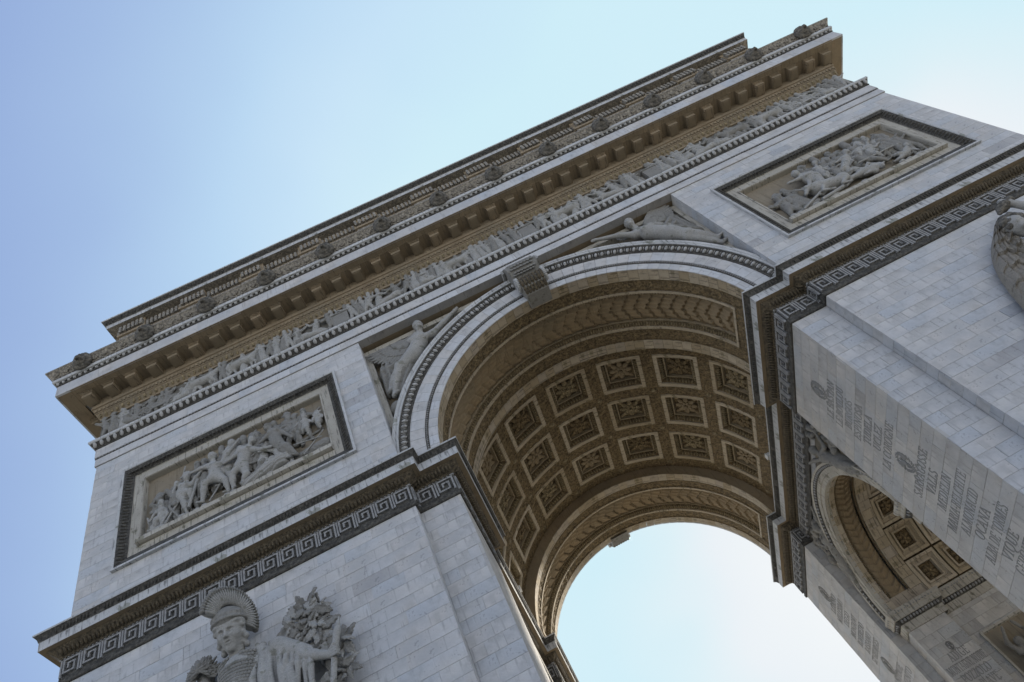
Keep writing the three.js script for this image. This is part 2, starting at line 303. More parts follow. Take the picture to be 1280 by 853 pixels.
// ---------------------------------------------------------------- upper walls with the big framed panels
for (const s of [-1, 1]) {
  const w = group('upper_wall', arch), o = [s > 0 ? XS : -XB, 0, 0], L = XB - XS;
  const h0 = s > 0 ? PX0 - XS : XB - PX1, h1 = s > 0 ? PX1 - XS : XB - PX0;
  const cs = [...split(YI + 0.02, PY0, 4), ...split(PY0, PY1, 12).slice(1), ...split(PY1, YA, 3).slice(1)];
  ashlar(w, o, 0, cs, (a, b) => (a > PY0 - 0.05 && b < PY1 + 0.05) ? [[0, h0], [h1, L]] : [[0, L]], M.wall);
  // inner return of the wall down to the spandrel plane
  if (s > 0) ashlar(w, [XS, 0, -0.98], -90, cs, () => [[0, 0.98]], M.wall, 'stone', 1, 2); else ashlar(w, [-XS, 0, 0], 90, cs, () => [[0, 0.98]], M.wall, 'stone', 1, 2);
  // frame of the relief
  const fr = group('panel_frame', arch), x0 = s > 0 ? PX0 : -PX1, x1 = s > 0 ? PX1 : -PX0;
  new Mesher().rect(x0, PY0, x1, PY1, [[-0.02, -0.02], [-0.02, 0.16], [0.07, 0.16], [0.10, 0.13]]).build('outer_fillet', M.trim, fr);
  new Mesher().rect(x0, PY0, x1, PY1, [[0.10, 0.13], [0.16, 0.13], [0.30, 0.06], [0.46, -0.05], [0.52, -0.06]]).build('leaf_moulding', M.crust, fr);
  new Mesher().rect(x0, PY0, x1, PY1, [[0.52, -0.06], [0.53, -0.09], [0.90, -0.09], [0.91, -0.05], [0.97, -0.05], [1.0, -0.10], [1.02, -0.36]]).build('inner_border', M.trimWarm, fr);
  const lf = new Mesher(), leaf = new THREE.SphereGeometry(1, 6, 4); const along = (n, f) => { for (let i = 0; i < n; i++) f((i + 0.5) / n); };
  const nh = 54, nv = 30;
  along(nh, t => { for (const [y, q] of [[PY1 - 0.31, 1]]) lf.add(leaf, X(x0 + 0.2 + (x1 - x0 - 0.4) * t, y, 0.06, 0.062, 0.15, 0.05, q * -0.65, 0, 0)); });
  along(nv, t => { for (const [x, q] of [[x0 + 0.31, 1], [x1 - 0.31, -1]]) lf.add(leaf, X(x, PY0 + 0.2 + (PY1 - PY0 - 0.4) * t, 0.06, 0.15, 0.062, 0.05, 0, q * 0.65, 0)); });
  lf.build('carved_leaves', M.crust, fr, 'stuff');
  new Mesher().quad([x0 + 0.95, PY0 + 0.95, -0.35], [x1 - 0.95, PY0 + 0.95, -0.35], [x1 - 0.95, PY1 - 0.95, -0.35], [x0 + 0.95, PY1 - 0.95, -0.35]).build('back_plane', M.field, fr);
  // ledge the figures stand on
  const sill = new Mesher(); sill.sweep([[x1 - 0.93, -0.34], [x0 + 0.93, -0.34]].map(p => [p[0], p[1]]), [[0, 24.90], [0.34, 24.90], [0.46, 24.94], [0.46, 25.16], [0, 25.20]], false);
  sill.quad([x0 + 0.93, 24.90, -0.34], [x0 + 0.93, 24.90, 0.12], [x0 + 0.93, 25.16, 0.12], [x0 + 0.93, 25.20, -0.34]).quad([x1 - 0.93, 24.90, -0.34], [x1 - 0.93, 24.90, 0.12], [x1 - 0.93, 25.16, 0.12], [x1 - 0.93, 25.20, -0.34]);
  sill.build('ledge', M.trimWarm, fr);
  new Mesher().box(x0 + 0.05, PY0 + 0.05, -0.93, x1 - 0.05, PY1 - 0.05, -0.38).build('backing', M.mortar, fr);
}

// ---------------------------------------------------------------- impost cornices with the meander frieze
const keyGeo = (() => {
  const m = new Mesher(), W = 0.76, H = 0.70, t = 0.066, d = 0.085;
  const bar = (u0, v0, u1, v1) => { const a = [Math.min(u0, u1) * W - t / 2, Math.min(v0, v1) * H - t / 2], b = [Math.max(u0, u1) * W + t / 2, Math.max(v0, v1) * H + t / 2]; m.box(a[0] - W / 2, a[1] - H / 2, -0.02, b[0] - W / 2, b[1] - H / 2, d); };
  bar(0.06, 0.06, 0.06, 0.94); bar(0.06 + t / W, 0.94, 0.80 - t / W, 0.94); bar(0.80, 0.22, 0.80, 0.94); bar(0.28, 0.22, 0.80 - t / W, 0.22); bar(0.28, 0.22 + t / H, 0.28, 0.70); bar(0.28 + t / W, 0.70, 0.58, 0.70); bar(0.58, 0.46, 0.58, 0.70 - t / H); bar(0.93, 0.06, 0.93, 0.94);
  return m.geo();
})();
const keyGeoMirror = (() => { const m = new Mesher(); m.add(keyGeo, X(0, 0, 0, -1, 1, 1)); return m.geo(); })();
const impPath = [[XB, 0], [XS, 0], [XS, ZA], [XI, ZA], [XI, ZP1], [XR, ZP1], [XR, ZP2], [XI, ZP2], [XI, ZAr], [XS, ZAr], [XS, ZD], [XB, ZD]];
const leafBall = new THREE.SphereGeometry(1, 6, 5);
for (const s of [-1, 1]) {
  const path = s > 0 ? impPath : impPath.map(p => [-p[0], p[1]]).reverse(), c = group('impost_cornice', arch);
  new Mesher().sweep(path, [[0, YT], [0.05, YT], [0.08, 19.86], [0.08, 20.0], [0.035, 20.03]]).build('lower_fillet', M.crust, c);
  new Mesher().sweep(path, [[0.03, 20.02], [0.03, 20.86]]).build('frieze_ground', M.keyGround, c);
  new Mesher().sweep(path, [[0.03, 20.84], [0.075, 20.85], [0.085, 20.89], [0.05, 20.93]]).build('upper_fillet', M.key, c);
  new Mesher().sweep(path, [[0.05, 20.92], [0.09, 20.94], [0.14, 21.0], [0.24, 21.08], [0.34, 21.16], [0.40, 21.22], [0.40, 21.25]]).build('bed_moulding', M.bed, c);
  new Mesher().sweep(path, [[0.39, 21.25], [0.59, 21.25]]).build('soffit', M.soffit, c);
  new Mesher().sweep(path, [[0.59, 21.25], [0.60, 21.60], [0.615, 21.61]]).build('corona', M.trim, c);
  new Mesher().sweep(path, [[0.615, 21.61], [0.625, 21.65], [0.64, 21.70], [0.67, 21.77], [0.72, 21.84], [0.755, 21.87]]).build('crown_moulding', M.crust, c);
  new Mesher().sweep(path, [[0.755, 21.87], [0.77, 21.88], [0.77, 21.94], [0.75, 21.955], [-0.05, 21.97]]).build('top_fillet', M.trim, c);
  new Mesher().box(s > 0 ? XI + 0.1 : -XB + 0.1, 20.2, ZAr + 0.1, s > 0 ? XB - 0.1 : -XI - 0.1, 21.94, ZA - 0.1);
  const lv = new Mesher(), cr = new Mesher();
  for (let i = 0; i < path.length; i++) {
    const a = path[i], b = path[(i + 1) % path.length], L = Math.hypot(b[0] - a[0], b[1] - a[1]), dx = (b[0] - a[0]) / L, dz = (b[1] - a[1]) / L, nx = dz, nz = -dx, ry = Math.atan2(nx, nz);
    if (Math.abs(a[0]) > 22 && Math.abs(b[0]) > 22 || (a[1] < -21.5 && b[1] < -21.5)) continue;       // outer side and rear: not in view
    const nk = Math.max(1, Math.round((L - 0.02) / 0.76));
    for (let k = 0; k < nk; k++) {
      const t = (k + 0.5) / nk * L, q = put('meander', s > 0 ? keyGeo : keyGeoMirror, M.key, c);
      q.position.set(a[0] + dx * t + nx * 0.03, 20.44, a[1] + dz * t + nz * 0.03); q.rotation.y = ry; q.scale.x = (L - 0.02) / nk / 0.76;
    }
    const nl = Math.round(L / 0.15), ext = L + 0.5;
    for (let k = 0; k < nl; k++) { const t = (k + 0.5) / nl * L; for (const [p, y, sy, dk] of [[0.235, 21.065, 0.14, 0], [0.085, 20.905, 0.035, 0.5]]) lv.add(leafBall, X(a[0] + dx * (t + dk * 0.1) + nx * p, y, a[1] + dz * (t + dk * 0.1) + nz * p, 0.056, sy, 0.075, 0.9, ry, 0)); }
    const nq = Math.round(L / 0.13);
    for (let k = 0; k < nq; k++) { const t = (k + 0.5) / nq * L; if (rnd() < 0.86) cr.add(leafBall, X(a[0] + dx * t + nx * 0.675, 21.75, a[1] + dz * t + nz * 0.675, 0.045, 0.10, 0.035, 0.35, ry, 0)); }
  }
  lv.build('bed_leaves', M.bed, c, 'stuff'); cr.build('crown_leaves', M.crust, c, 'stuff');
}

// ---------------------------------------------------------------- great vault
const tilt = (name, geo, m, parent, a, z = 0) => { const o = put(name, geo[Math.floor(rnd() * 4)], m, parent); o.position.set(0, YC, z); o.rotation.z = a; return o; };
const wedge = (r0, r1, z0, z1, da, n = 3, c = 0.008) => [0, 1, 2, 3].map(v => wedge1(r0, r1, z0, z1, da, n, c, v));
const wedge1 = (r0, r1, z0, z1, da, n, c, v) => {      // block of a ring, centred on angle 0; z0 rear, z1 front
  const m = new Mesher(), P = (r, a, z) => [r * Math.cos(a), r * Math.sin(a), z], g = 0.007 / r0, a0 = -da / 2 + g, a1 = da / 2 - g;
  for (let i = 0; i < n; i++) { const a = a0 + (a1 - a0) * i / n, b = a0 + (a1 - a0) * (i + 1) / n;
    m.quad(P(r0, a, z0), P(r0, b, z0), P(r0, b, z1 - c), P(r0, a, z1 - c)); m.quad(P(r0, a, z1 - c), P(r0, b, z1 - c), P(r0 + c, b, z1), P(r0 + c, a, z1)); m.quad(P(r0 + c, a, z1), P(r0 + c, b, z1), P(r1, b, z1), P(r1, a, z1)); m.quad(P(r1, a, z1), P(r1, b, z1), P(r1, b, z0), P(r1, a, z0)); }
  m.quad(P(r0, a0, z0), P(r0, a0, z1), P(r1, a0, z1), P(r1, a0, z0)); m.quad(P(r0, a1, z0), P(r0, a1, z1), P(r1, a1, z1), P(r1, a1, z0)); m.quad(P(r0, a0, z0), P(r0, a1, z0), P(r1, a1, z0), P(r1, a0, z0));
  return m.geo(v * 1.71, v * 1.13);
};
const carve = (u, v) => {          // low acanthus-like carving
  const p = u * 2 * PI, q = v * 2 * PI, w = Math.sin(p / 0.52 + 1.4 * Math.sin(q / 0.41)) * Math.cos(q / 0.36 + 0.8 * Math.sin(p / 0.6));
  return 0.040 * Math.max(-0.6, w) + 0.022 * Math.sin(p / 0.17 + 2 * w) * Math.cos(q / 0.19 - w);
};
// patch of a barrel of radius r about z: angle a0..a1 (rad), z0..z1, carved inward
function barrel(m, r, a0, a1, z0, z1, step, h) {
  const nu = Math.max(1, Math.round((a1 - a0) * r / step)), nv = Math.max(1, Math.round(Math.abs(z1 - z0) / step));
  m.grid(nu, nv, (u, v) => { const a = a0 + (a1 - a0) * u, z = z0 + (z1 - z0) * v, R = r - (h ? h(a * r, z) : 0); return [R * Math.cos(a), YC + R * Math.sin(a), z]; });
}
const NV = 46, DA = PI / NV;
const tanEdge = wedge(XI, XI + 0.5, -0.66, -0.045, DA), tanEdge2 = wedge(XI + 0.004, XI + 0.5, -0.60, 0, DA);
const eggHalf = new THREE.SphereGeometry(1, 7, 5), stripBall = new THREE.SphereGeometry(1, 5, 4);
function vaultBand(z0, name) {     // z0 = edge nearer the camera; the band runs 5.16 m inward
  const g = group(name, arch), A0 = 13 * D2R, A1 = PI - A0;
  for (let k = 0; k < NV; k++) { const a = (k + 0.5) * DA, m1 = M.tan[Math.floor(rnd() * 5)], m2 = M.tan[Math.floor(rnd() * 5)]; tilt('voussoir', tanEdge, m1, g, a, z0); tilt('voussoir', tanEdge2, m2, g, a, z0 - 4.56); }
  const b = new Mesher(), R = XI + 0.03;
  barrel(b, R, 0, PI, z0 - 0.66, z0 - 1.34, 0.055, carve); barrel(b, R, 0, PI, z0 - 3.78, z0 - 4.56, 0.055, carve);
  barrel(b, R, 0, A0, z0 - 1.34, z0 - 3.78, 0.055, carve); barrel(b, R, A1, PI, z0 - 1.34, z0 - 3.78, 0.055, carve);
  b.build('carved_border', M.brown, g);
  // frame of the sunk panel: rectangle in (arc, z) bent round the barrel
  const bend = (m, prof, mtl, nm) => {
    const q = new Mesher(), C = d => [[A0 + d / XI, z0 - 3.78 + d], [A1 - d / XI, z0 - 3.78 + d], [A1 - d / XI, z0 - 1.34 - d], [A0 + d / XI, z0 - 1.34 - d]], P = (c, r) => [r * Math.cos(c[0]), YC + r * Math.sin(c[0]), c[1]];
    for (let j = 0; j < prof.length - 1; j++) { const A = C(prof[j][0]), B = C(prof[j + 1][0]); for (let i = 0; i < 4; i++) { const k = (i + 1) % 4, n = i % 2 ? 1 : 90; for (let t = 0; t < n; t++) { const L = (p, w, f) => [p[0] + (w[0] - p[0]) * f, p[1] + (w[1] - p[1]) * f], f0 = t / n, f1 = (t + 1) / n; q.quad(P(L(A[i], A[k], f0), prof[j][1]), P(L(A[i], A[k], f1), prof[j][1]), P(L(B[i], B[k], f1), prof[j + 1][1]), P(L(B[i], B[k], f0), prof[j + 1][1])); } } }
    return q.build(nm, mtl, g);
  };
  bend(0, [[0, XI + 0.05], [0, XI - 0.03], [0.13, XI - 0.03], [0.14, XI + 0.05]], M.tan[0], 'frame_fillet');
  bend(0, [[0.14, XI + 0.04], [0.20, XI + 0.10], [0.34, XI + 0.26]], M.brownDark, 'egg_moulding');
  bend(0, [[0.34, XI + 0.26], [0.34, XI + 0.24], [0.39, XI + 0.24], [0.40, XI + 0.36]], M.tan[3], 'inner_fillet');
  const e = new Mesher(), ne = 140; for (let i = 0; i < ne; i++) { const a = A0 + 0.03 + (A1 - A0 - 0.06) * (i + 0.5) / ne; for (const [z, q] of [[z0 - 3.55, 1], [z0 - 1.57, -1]]) e.add(eggHalf, X((XI + 0.14) * Math.cos(a), YC + (XI + 0.14) * Math.sin(a), z, 0.085, 0.052, 0.12, 0, 0, a).multiply(X(0, 0, 0, 1, 1, 1, 0, q * 0.8, 0))); }
  e.build('egg_row', M.ochre, g, 'stuff');
  // guilloche of overlapping leaves
  const gl = new Mesher(), zc = z0 - 2.56;
  gl.grid(700, 30, (u, v) => { const a = A0 + 0.05 + (A1 - A0 - 0.10) * u, w = (v - 0.5) * 1.66, k = Math.abs(w) / 0.83, ph = a * 7.6 / 0.62 + 0.75 * k + 0.08 * Math.sin(w * 22), fr = ph - Math.floor(ph), vein = 0.03 * Math.cos(k * 3 * 2 * PI), h = (0.06 + 0.17 * (1 - fr) ** 0.8 + vein) * Math.sqrt(Math.max(0, 1 - k ** 5)), R = XI + 0.40 - h; return [R * Math.cos(a), YC + R * Math.sin(a), zc + w]; });
  gl.build('guilloche', M.leafwork, g);
  const bd = new Mesher(), nb = 330; for (let i = 0; i < nb; i++) { const a = 0.02 + (PI - 0.04) * (i + 0.5) / nb; for (const z of [z0 - 0.72, z0 - 1.29, z0 - 3.84, z0 - 4.50]) bd.add(stripBall, X((XI + 0.02) * Math.cos(a), YC + (XI + 0.02) * Math.sin(a), z, 0.035)); }
  bd.build('bead_row', M.brown, g, 'stuff');
}
vaultBand(ZA, 'vault_band'); vaultBand(-16.12, 'vault_band');
{
  const g = group('coffered_ceiling', arch), RC = 7.9, ha = 8.65 * D2R, hz = 1.2, zc = [-7.95, -11.05, -14.2].map(z => z + 0.1), m = new Mesher();
  const as = [0], cz = [ZP1]; for (let k = 1; k <= 7; k++) as.push(k * PI / 8 - ha, k * PI / 8 + ha); as.push(PI); for (const z of zc) cz.push(z + hz, z - hz); cz.push(ZP2);
  for (let i = 0; i < as.length - 1; i++) for (let j = 0; j < cz.length - 1; j++) if (!(i % 2 && j % 2)) barrel(m, RC, as[i], as[i + 1], cz[j], cz[j + 1], 0.055, carve);
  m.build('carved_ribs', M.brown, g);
  // step down to the bands
  new Mesher().ring([[XI, ZP2 + 0.02], [RC + 0.1, ZP2 + 0.01]], 0, PI, 72, YC).build('step_face', M.soffit, g);
  new Mesher().ring([[XI, ZP1], [RC + 0.1, ZP1]], 0, PI, 72, YC).build('step_face', M.soffit, g);
  new Mesher().ring([[8.6, -0.7], [8.6, ZD + 0.6]], 0, PI, 72, YC).build('backing', M.mortar, g);
  const pts = new Mesher(); for (let i = 0; i <= 7; i++) for (let j = 0; j < 4; j++) { const a = (i + 0.5) * PI / 8, z = [ZP1 - 0.45, -9.4, -12.55, ZP2 + 0.42][j]; pts.add(new THREE.SphereGeometry(1, 8, 6), X(RC * Math.cos(a), YC + RC * Math.sin(a), z, 0.06, 0.17, 0.17, 0, 0, a)); }
  pts.build('rib_bosses', M.ochre, g, 'stuff');
  // one coffer, centred on angle 0, z 0
  const P = (b, z, r) => [r * Math.cos(b), r * Math.sin(b), z];
  const ringRect = prof => { const q = new Mesher(), C = d => [[-ha + d / RC, -hz + d], [ha - d / RC, -hz + d], [ha - d / RC, hz - d], [-ha + d / RC, hz - d]]; for (let j = 0; j < prof.length - 1; j++) { const A = C(prof[j][0]), B = C(prof[j + 1][0]); for (let i = 0; i < 4; i++) { const k = (i + 1) % 4, n = i % 2 ? 1 : 8, L = (p, w, f) => [p[0] + (w[0] - p[0]) * f, p[1] + (w[1] - p[1]) * f]; for (let t = 0; t < n; t++) q.quad(P(...L(A[i], A[k], t / n), prof[j][1]), P(...L(A[i], A[k], (t + 1) / n), prof[j][1]), P(...L(B[i], B[k], (t + 1) / n), prof[j + 1][1]), P(...L(B[i], B[k], t / n), prof[j + 1][1])); } } return q; };
  const gFrame = ringRect([[-0.02, RC + 0.05], [-0.02, RC - 0.04], [0.20, RC - 0.04], [0.21, RC + 0.06]]).geo();
  const gMould = ringRect([[0.21, RC + 0.05], [0.25, RC + 0.09], [0.42, RC + 0.30], [0.45, RC + 0.30]]).geo();
  const gFillet = ringRect([[0.44, RC + 0.30], [0.44, RC + 0.26], [0.50, RC + 0.26], [0.51, RC + 0.46]]).geo();
  const fl = new Mesher(); fl.grid(34, 34, (u, v) => { const y = (u - 0.5) * 1.44, z = (v - 0.5) * 1.44; return [RC + 0.45 - carve(y + 3.1, z + 1.7) * 1.2, y, z]; }); const gFloor = fl.geo();
  const eg = new Mesher(); for (let i = 0; i < 9; i++) { const t = -0.78 + 1.56 * (i + 0.5) / 9; for (const q of [-1, 1]) { eg.add(eggHalf, X(RC * Math.cos(t / RC) + 0.15, RC * Math.sin(t / RC), q * 0.89, 0.10, 0.066, 0.13, 0, -q * 0.8, 0)); eg.add(eggHalf, X(RC * Math.cos(0.112) + 0.15, q * 0.89, t, 0.10, 0.13, 0.066, 0, 0, q * 0.8)); } } const gEgg = eg.geo();
  const ro = new Mesher(), pet = new THREE.SphereGeometry(1, 10, 7);
  for (let k = 0; k < 8; k++) { const a = k * PI / 4; ro.add(pet, X(RC + 0.36, Math.cos(a) * 0.40, Math.sin(a) * 0.40, 0.09, 0.24, 0.16, a, 0, 0).multiply(X(0, 0, 0, 1, 1, 1, 0, 0, 0.35))); }
  for (let k = 0; k < 8; k++) { const a = (k + 0.5) * PI / 4; ro.add(pet, X(RC + 0.28, Math.cos(a) * 0.22, Math.sin(a) * 0.22, 0.07, 0.14, 0.10, a, 0, 0)); }
  for (let k = 0; k < 4; k++) { const a = (k + 0.5) * PI / 2; ro.add(pet, X(RC + 0.40, Math.cos(a) * 0.74, Math.sin(a) * 0.74, 0.06, 0.20, 0.11, a, 0, 0)); }
  ro.add(pet, X(RC + 0.22, 0, 0, 0.09, 0.11, 0.11)); const gRose = ro.geo();
  for (let k = 1; k <= 7; k++) zc.forEach((z, j) => {
    const c = group('coffer', arch, [0, YC, z]); c.rotation.z = k * PI / 8;
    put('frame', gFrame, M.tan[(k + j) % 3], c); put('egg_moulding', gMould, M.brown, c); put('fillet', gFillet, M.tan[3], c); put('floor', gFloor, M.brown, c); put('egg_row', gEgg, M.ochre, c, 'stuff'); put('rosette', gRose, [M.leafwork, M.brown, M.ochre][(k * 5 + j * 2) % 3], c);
  });
}

// ---------------------------------------------------------------- archivolts, spandrels, keystones
for (const f of [1, 0]) {
  const Z = z => f ? z : ZD - z, g = group('archivolt', arch), a0 = 0, sk = 4.3 * D2R;
  const vo = f ? wedge(XI - 0.002, 7.72, -0.56, ZA, DA) : wedge(XI - 0.002, 7.72, ZAr, ZAr + 0.10, DA), vo2 = f ? wedge(7.86, 8.52, -0.95, -0.45, DA) : null;
  for (let k = 0; k < NV; k++) { const a = (k + 0.5) * DA; if (Math.abs(a - PI / 2) < sk) continue; tilt('voussoir', vo, M.wall[Math.floor(rnd() * 7)], g, a); if (vo2) tilt('voussoir', vo2, M.wall[Math.floor(rnd() * 7)], g, a); }
  if (!f) { new Mesher().ring([[7.70, ZAr + 0.2], [7.70, ZAr - 0.05], [9.2, ZAr - 0.15], [9.2, ZAr + 0.3]], 0, PI, 64, YC).build('outer_ring', M.trim, g); }
  else {
    new Mesher().ring([[7.70, -0.6], [7.72, -0.50], [7.86, -0.50], [7.88, -0.46]], 0, PI, 96, YC).build('bead_bed', M.crustShade, g);
    new Mesher().ring([[8.50, -0.50], [8.52, -0.42], [8.58, -0.42], [8.60, -0.44], [8.72, -0.40], [8.94, -0.27]], 0, PI, 96, YC).build('egg_bed', M.crustShade, g);
    new Mesher().ring([[8.94, -0.27], [8.94, -0.23], [9.02, -0.22], [9.06, -0.26], [9.10, -0.22], [9.20, -0.20], [9.22, -0.22], [9.22, -0.99]], 0, PI, 120, YC).build('outer_rim', M.trim, g);
    const bd = new Mesher(), eg = new Mesher(), n = 86, nb = 210;
    for (let k = 0; k < n; k++) { const a = (k + 0.5) * PI / n; if (Math.abs(a - PI / 2) < sk) continue; eg.add(eggHalf, X(8.76 * Math.cos(a), YC + 8.76 * Math.sin(a), -0.37, 0.155, 0.085, 0.10, 0, 0, a)); const b = a + PI / n / 2; eg.add(stripBall, X(8.78 * Math.cos(b), YC + 8.78 * Math.sin(b), -0.36, 0.14, 0.022, 0.07, 0, 0, b)); }
    for (let k = 0; k < nb; k++) { const a = (k + 0.5) * PI / nb; bd.add(stripBall, X(7.79 * Math.cos(a), YC + 7.79 * Math.sin(a), -0.485, 0.045, 0.04, 0.03, 0, 0, a)); }
    eg.build('egg_and_dart', M.egg, g, 'stuff'); bd.build('bead_row', M.key, g, 'stuff');
  }
  // spandrel wall with the arched hole
  const sh = new THREE.Shape(); sh.moveTo(-9.2, 21.9); sh.lineTo(-7.6, 21.9); sh.absarc(0, YC, 7.6, PI, 0, true); sh.lineTo(9.2, 21.9); sh.lineTo(9.2, YA + 0.3); sh.lineTo(-9.2, YA + 0.3); sh.closePath();
  const eg = new THREE.ExtrudeGeometry(sh, { depth: 0.3, bevelEnabled: false, curveSegments: 64 }); eg.translate(0, 0, f ? -1.28 : ZAr + 0.35);
  const sp = group('spandrel', arch); put('back_wall', eg, M.spandrel, sp);
  if (f) {
    const fr = new Mesher(); for (const s of [-1, 1]) { const q = (x0, x1, y0, y1) => fr.box(Math.min(s * x0, s * x1), y0, -1.0, Math.max(s * x0, s * x1), y1, -0.62); q(8.66, 8.925, 23.2, 31.0); q(1.0, 8.925, 31.003, 31.3); }
    fr.build('frame', M.trimWarm, sp);
  }
  // keystone console
  const ks = group('keystone', arch), pr = new Mesher(), S = [], nS = 26;
  for (let i = 0; i <= nS; i++) { const t = i / nS, y = 31.44 - 2.42 * t, z = t < 0.52 ? -0.02 + 0.52 * Math.sin(PI * Math.min(1, 0.12 + t / 0.52 * 0.86)) : -0.06 + 0.48 * Math.sin(PI * (t - 0.52) / 0.48) - 0.25 * (t - 0.52); S.push([y, z, 0.90 - 0.32 * t]); }
  for (let i = 0; i < nS; i++) { const [ya, za, wa] = S[i], [yb, zb, wb] = S[i + 1]; pr.quad([-wa, ya, Z(za)], [-wb, yb, Z(zb)], [wb, yb, Z(zb)], [wa, ya, Z(za)]); for (const q of [-1, 1]) pr.quad([q * wa, ya, Z(za)], [q * wb, yb, Z(zb)], [q * wb, yb, Z(-1)], [q * wa, ya, Z(-1)]); }
  const eS = S[nS]; pr.quad([-eS[2], eS[0], Z(eS[1])], [eS[2], eS[0], Z(eS[1])], [eS[2], eS[0], Z(-1)], [-eS[2], eS[0], Z(-1)]);
  pr.build('console', M.sculptDark, ks);
  const sc = new Mesher(), ball = new THREE.SphereGeometry(1, 8, 6);
  for (let r = 0; r < 7; r++) for (let k = 0; k < 7; k++) { const t = 0.03 + r * 0.068, i = Math.round(t * nS), [y, z, w] = S[i]; sc.add(ball, X(-w * 0.72 + 1.44 * w * (k + (r % 2 ? 0.5 : 0)) / 6.5, y, Z(z + 0.01), 0.10, 0.12, 0.05, f ? -0.3 : 0.3)); }
  sc.build('scales', M.sculptDark, ks, 'stuff');
  const vs = new Mesher(); for (const q of [-1, 1]) { const n = 60; for (let i = 0; i < n; i++) { const t = i / n, a = t * 5.2 * PI, r = 0.40 * (1 - t * 0.86); vs.add(ball, X(q * 0.72, 29.72 + r * Math.cos(a) * 0.9, Z(0.08 + r * Math.sin(a)), 0.10 * (q > 0 ? 1 : 1), 0.05, 0.05)); } }
  vs.build('volute', M.trim, ks, 'stuff');
  const rl = new Mesher(); for (let r = 0; r < 6; r++) for (let k = 0; k < 7; k++) { const [y, z, w] = S[Math.min(nS, Math.round((0.70 + r * 0.055) * nS))]; rl.add(ball, X((-0.86 + 1.72 * k / 6) * w, y, Z(z + 0.015), 0.085, 0.13, 0.06, f ? 0.5 + r * 0.12 : -0.5 - r * 0.12)); } for (let k = 0; k < 18; k++) { const [y, z, w] = S[Math.round(0.62 * nS)]; rl.add(ball, X((-0.96 + 1.92 * k / 17) * w, y, Z(z + 0.03), 0.06, 0.06, 0.06)); }
  rl.build('scroll_leaf', M.bed, ks);
  for (const q of [-1, 1]) new Mesher().box(q * 0.90 - (q > 0 ? 0 : 0.12), 29.0 + 2.1, Math.min(Z(0.2), Z(-1)), q * 0.90 + (q > 0 ? 0.12 : 0), 31.42, Math.max(Z(0.2), Z(-1))).build('side_cap', M.sculpt, ks);
}
new Mesher().quad([-8.93, YA + 0.001, 0.04], [8.93, YA + 0.001, 0.04], [8.93, YA + 0.001, -1.0], [-8.93, YA + 0.001, -1.0]).build('architrave_soffit', M.soffit, arch);

// ---------------------------------------------------------------- main entablature, all the way round
const rectPath = [[XB, 0], [-XB, 0], [-XB, ZD], [XB, ZD]];
const rowOn = (m, geo, pitch, p, y, sx, sy, sz, rx, skip = () => false, sides = false) => {   // repeat along the front (and a little of the sides)
  const L = 2 * (XB + p), n = Math.round(L / pitch);
  for (let k = 0; k < n; k++) { const x = -XB - p + (k + 0.5) * L / n; if (!skip(x)) m.add(geo, X(x, y, p, sx, sy, sz, rx, 0, 0)); }
};
{
  const g = group('architrave', arch), w = 0.06;
  ashlar(g, [-XB - 0.06, 0, 0.06], 0, [YA, 31.97], () => [[0, 2 * XB + 0.12]], M.wall.slice(0, 5), 'stone', 1.9, 2.9);
  new Mesher().sweep(rectPath, [[-0.4, YA], [0.035, YA], [0.035, 32.0]]).build('lower_fascia', M.mortar, g);
  new Mesher().sweep(rectPath, [[0.04, 31.97], [0.08, 31.975], [0.08, 32.06], [0.06, 32.065]]).build('bead_bed', M.crustShade, g);
  const b = new Mesher(); rowOn(b, stripBall, 0.16, 0.085, 32.018, 0.055, 0.04, 0.035, 0); b.build('bead_row', M.key, g, 'stuff');
  ashlar(g, [-XB - 0.10, 0, 0.10], 0, [32.065, 32.70], () => [[0, 2 * XB + 0.20]], M.wall.slice(0, 5), 'stone', 1.9, 2.9);
  new Mesher().sweep(rectPath, [[0.07, 32.06], [0.07, 32.72]]).build('upper_fascia', M.mortar, g);
  new Mesher().sweep(rectPath, [[0.08, 32.70], [0.14, 32.71], [0.15, 32.76], [0.12, 32.80], [0.20, 32.90], [0.31, 33.06]]).build('egg_bed', M.crustShade, g);
  const e = new Mesher(); rowOn(e, eggHalf, 0.34, 0.24, 32.93, 0.10, 0.16, 0.085, 0.55); rowOn(e, stripBall, 0.34, 0.235, 32.92, 0.02, 0.13, 0.05, 0.55); e.build('egg_and_dart', M.egg, g, 'stuff');
  new Mesher().sweep(rectPath, [[0.31, 33.06], [0.35, 33.08], [0.37, 33.12], [0.37, 33.24], [0.30, 33.30], [0.03, 33.31]]).build('top_fillet', M.trim, g);
}
const frieze = group('frieze', arch);
new Mesher().sweep(rectPath, [[0.05, 33.25], [0.05, 35.10]]).build('back_wall', M.friezeGroundShade, frieze);  // shadow of the cornice is put into this dark back colour
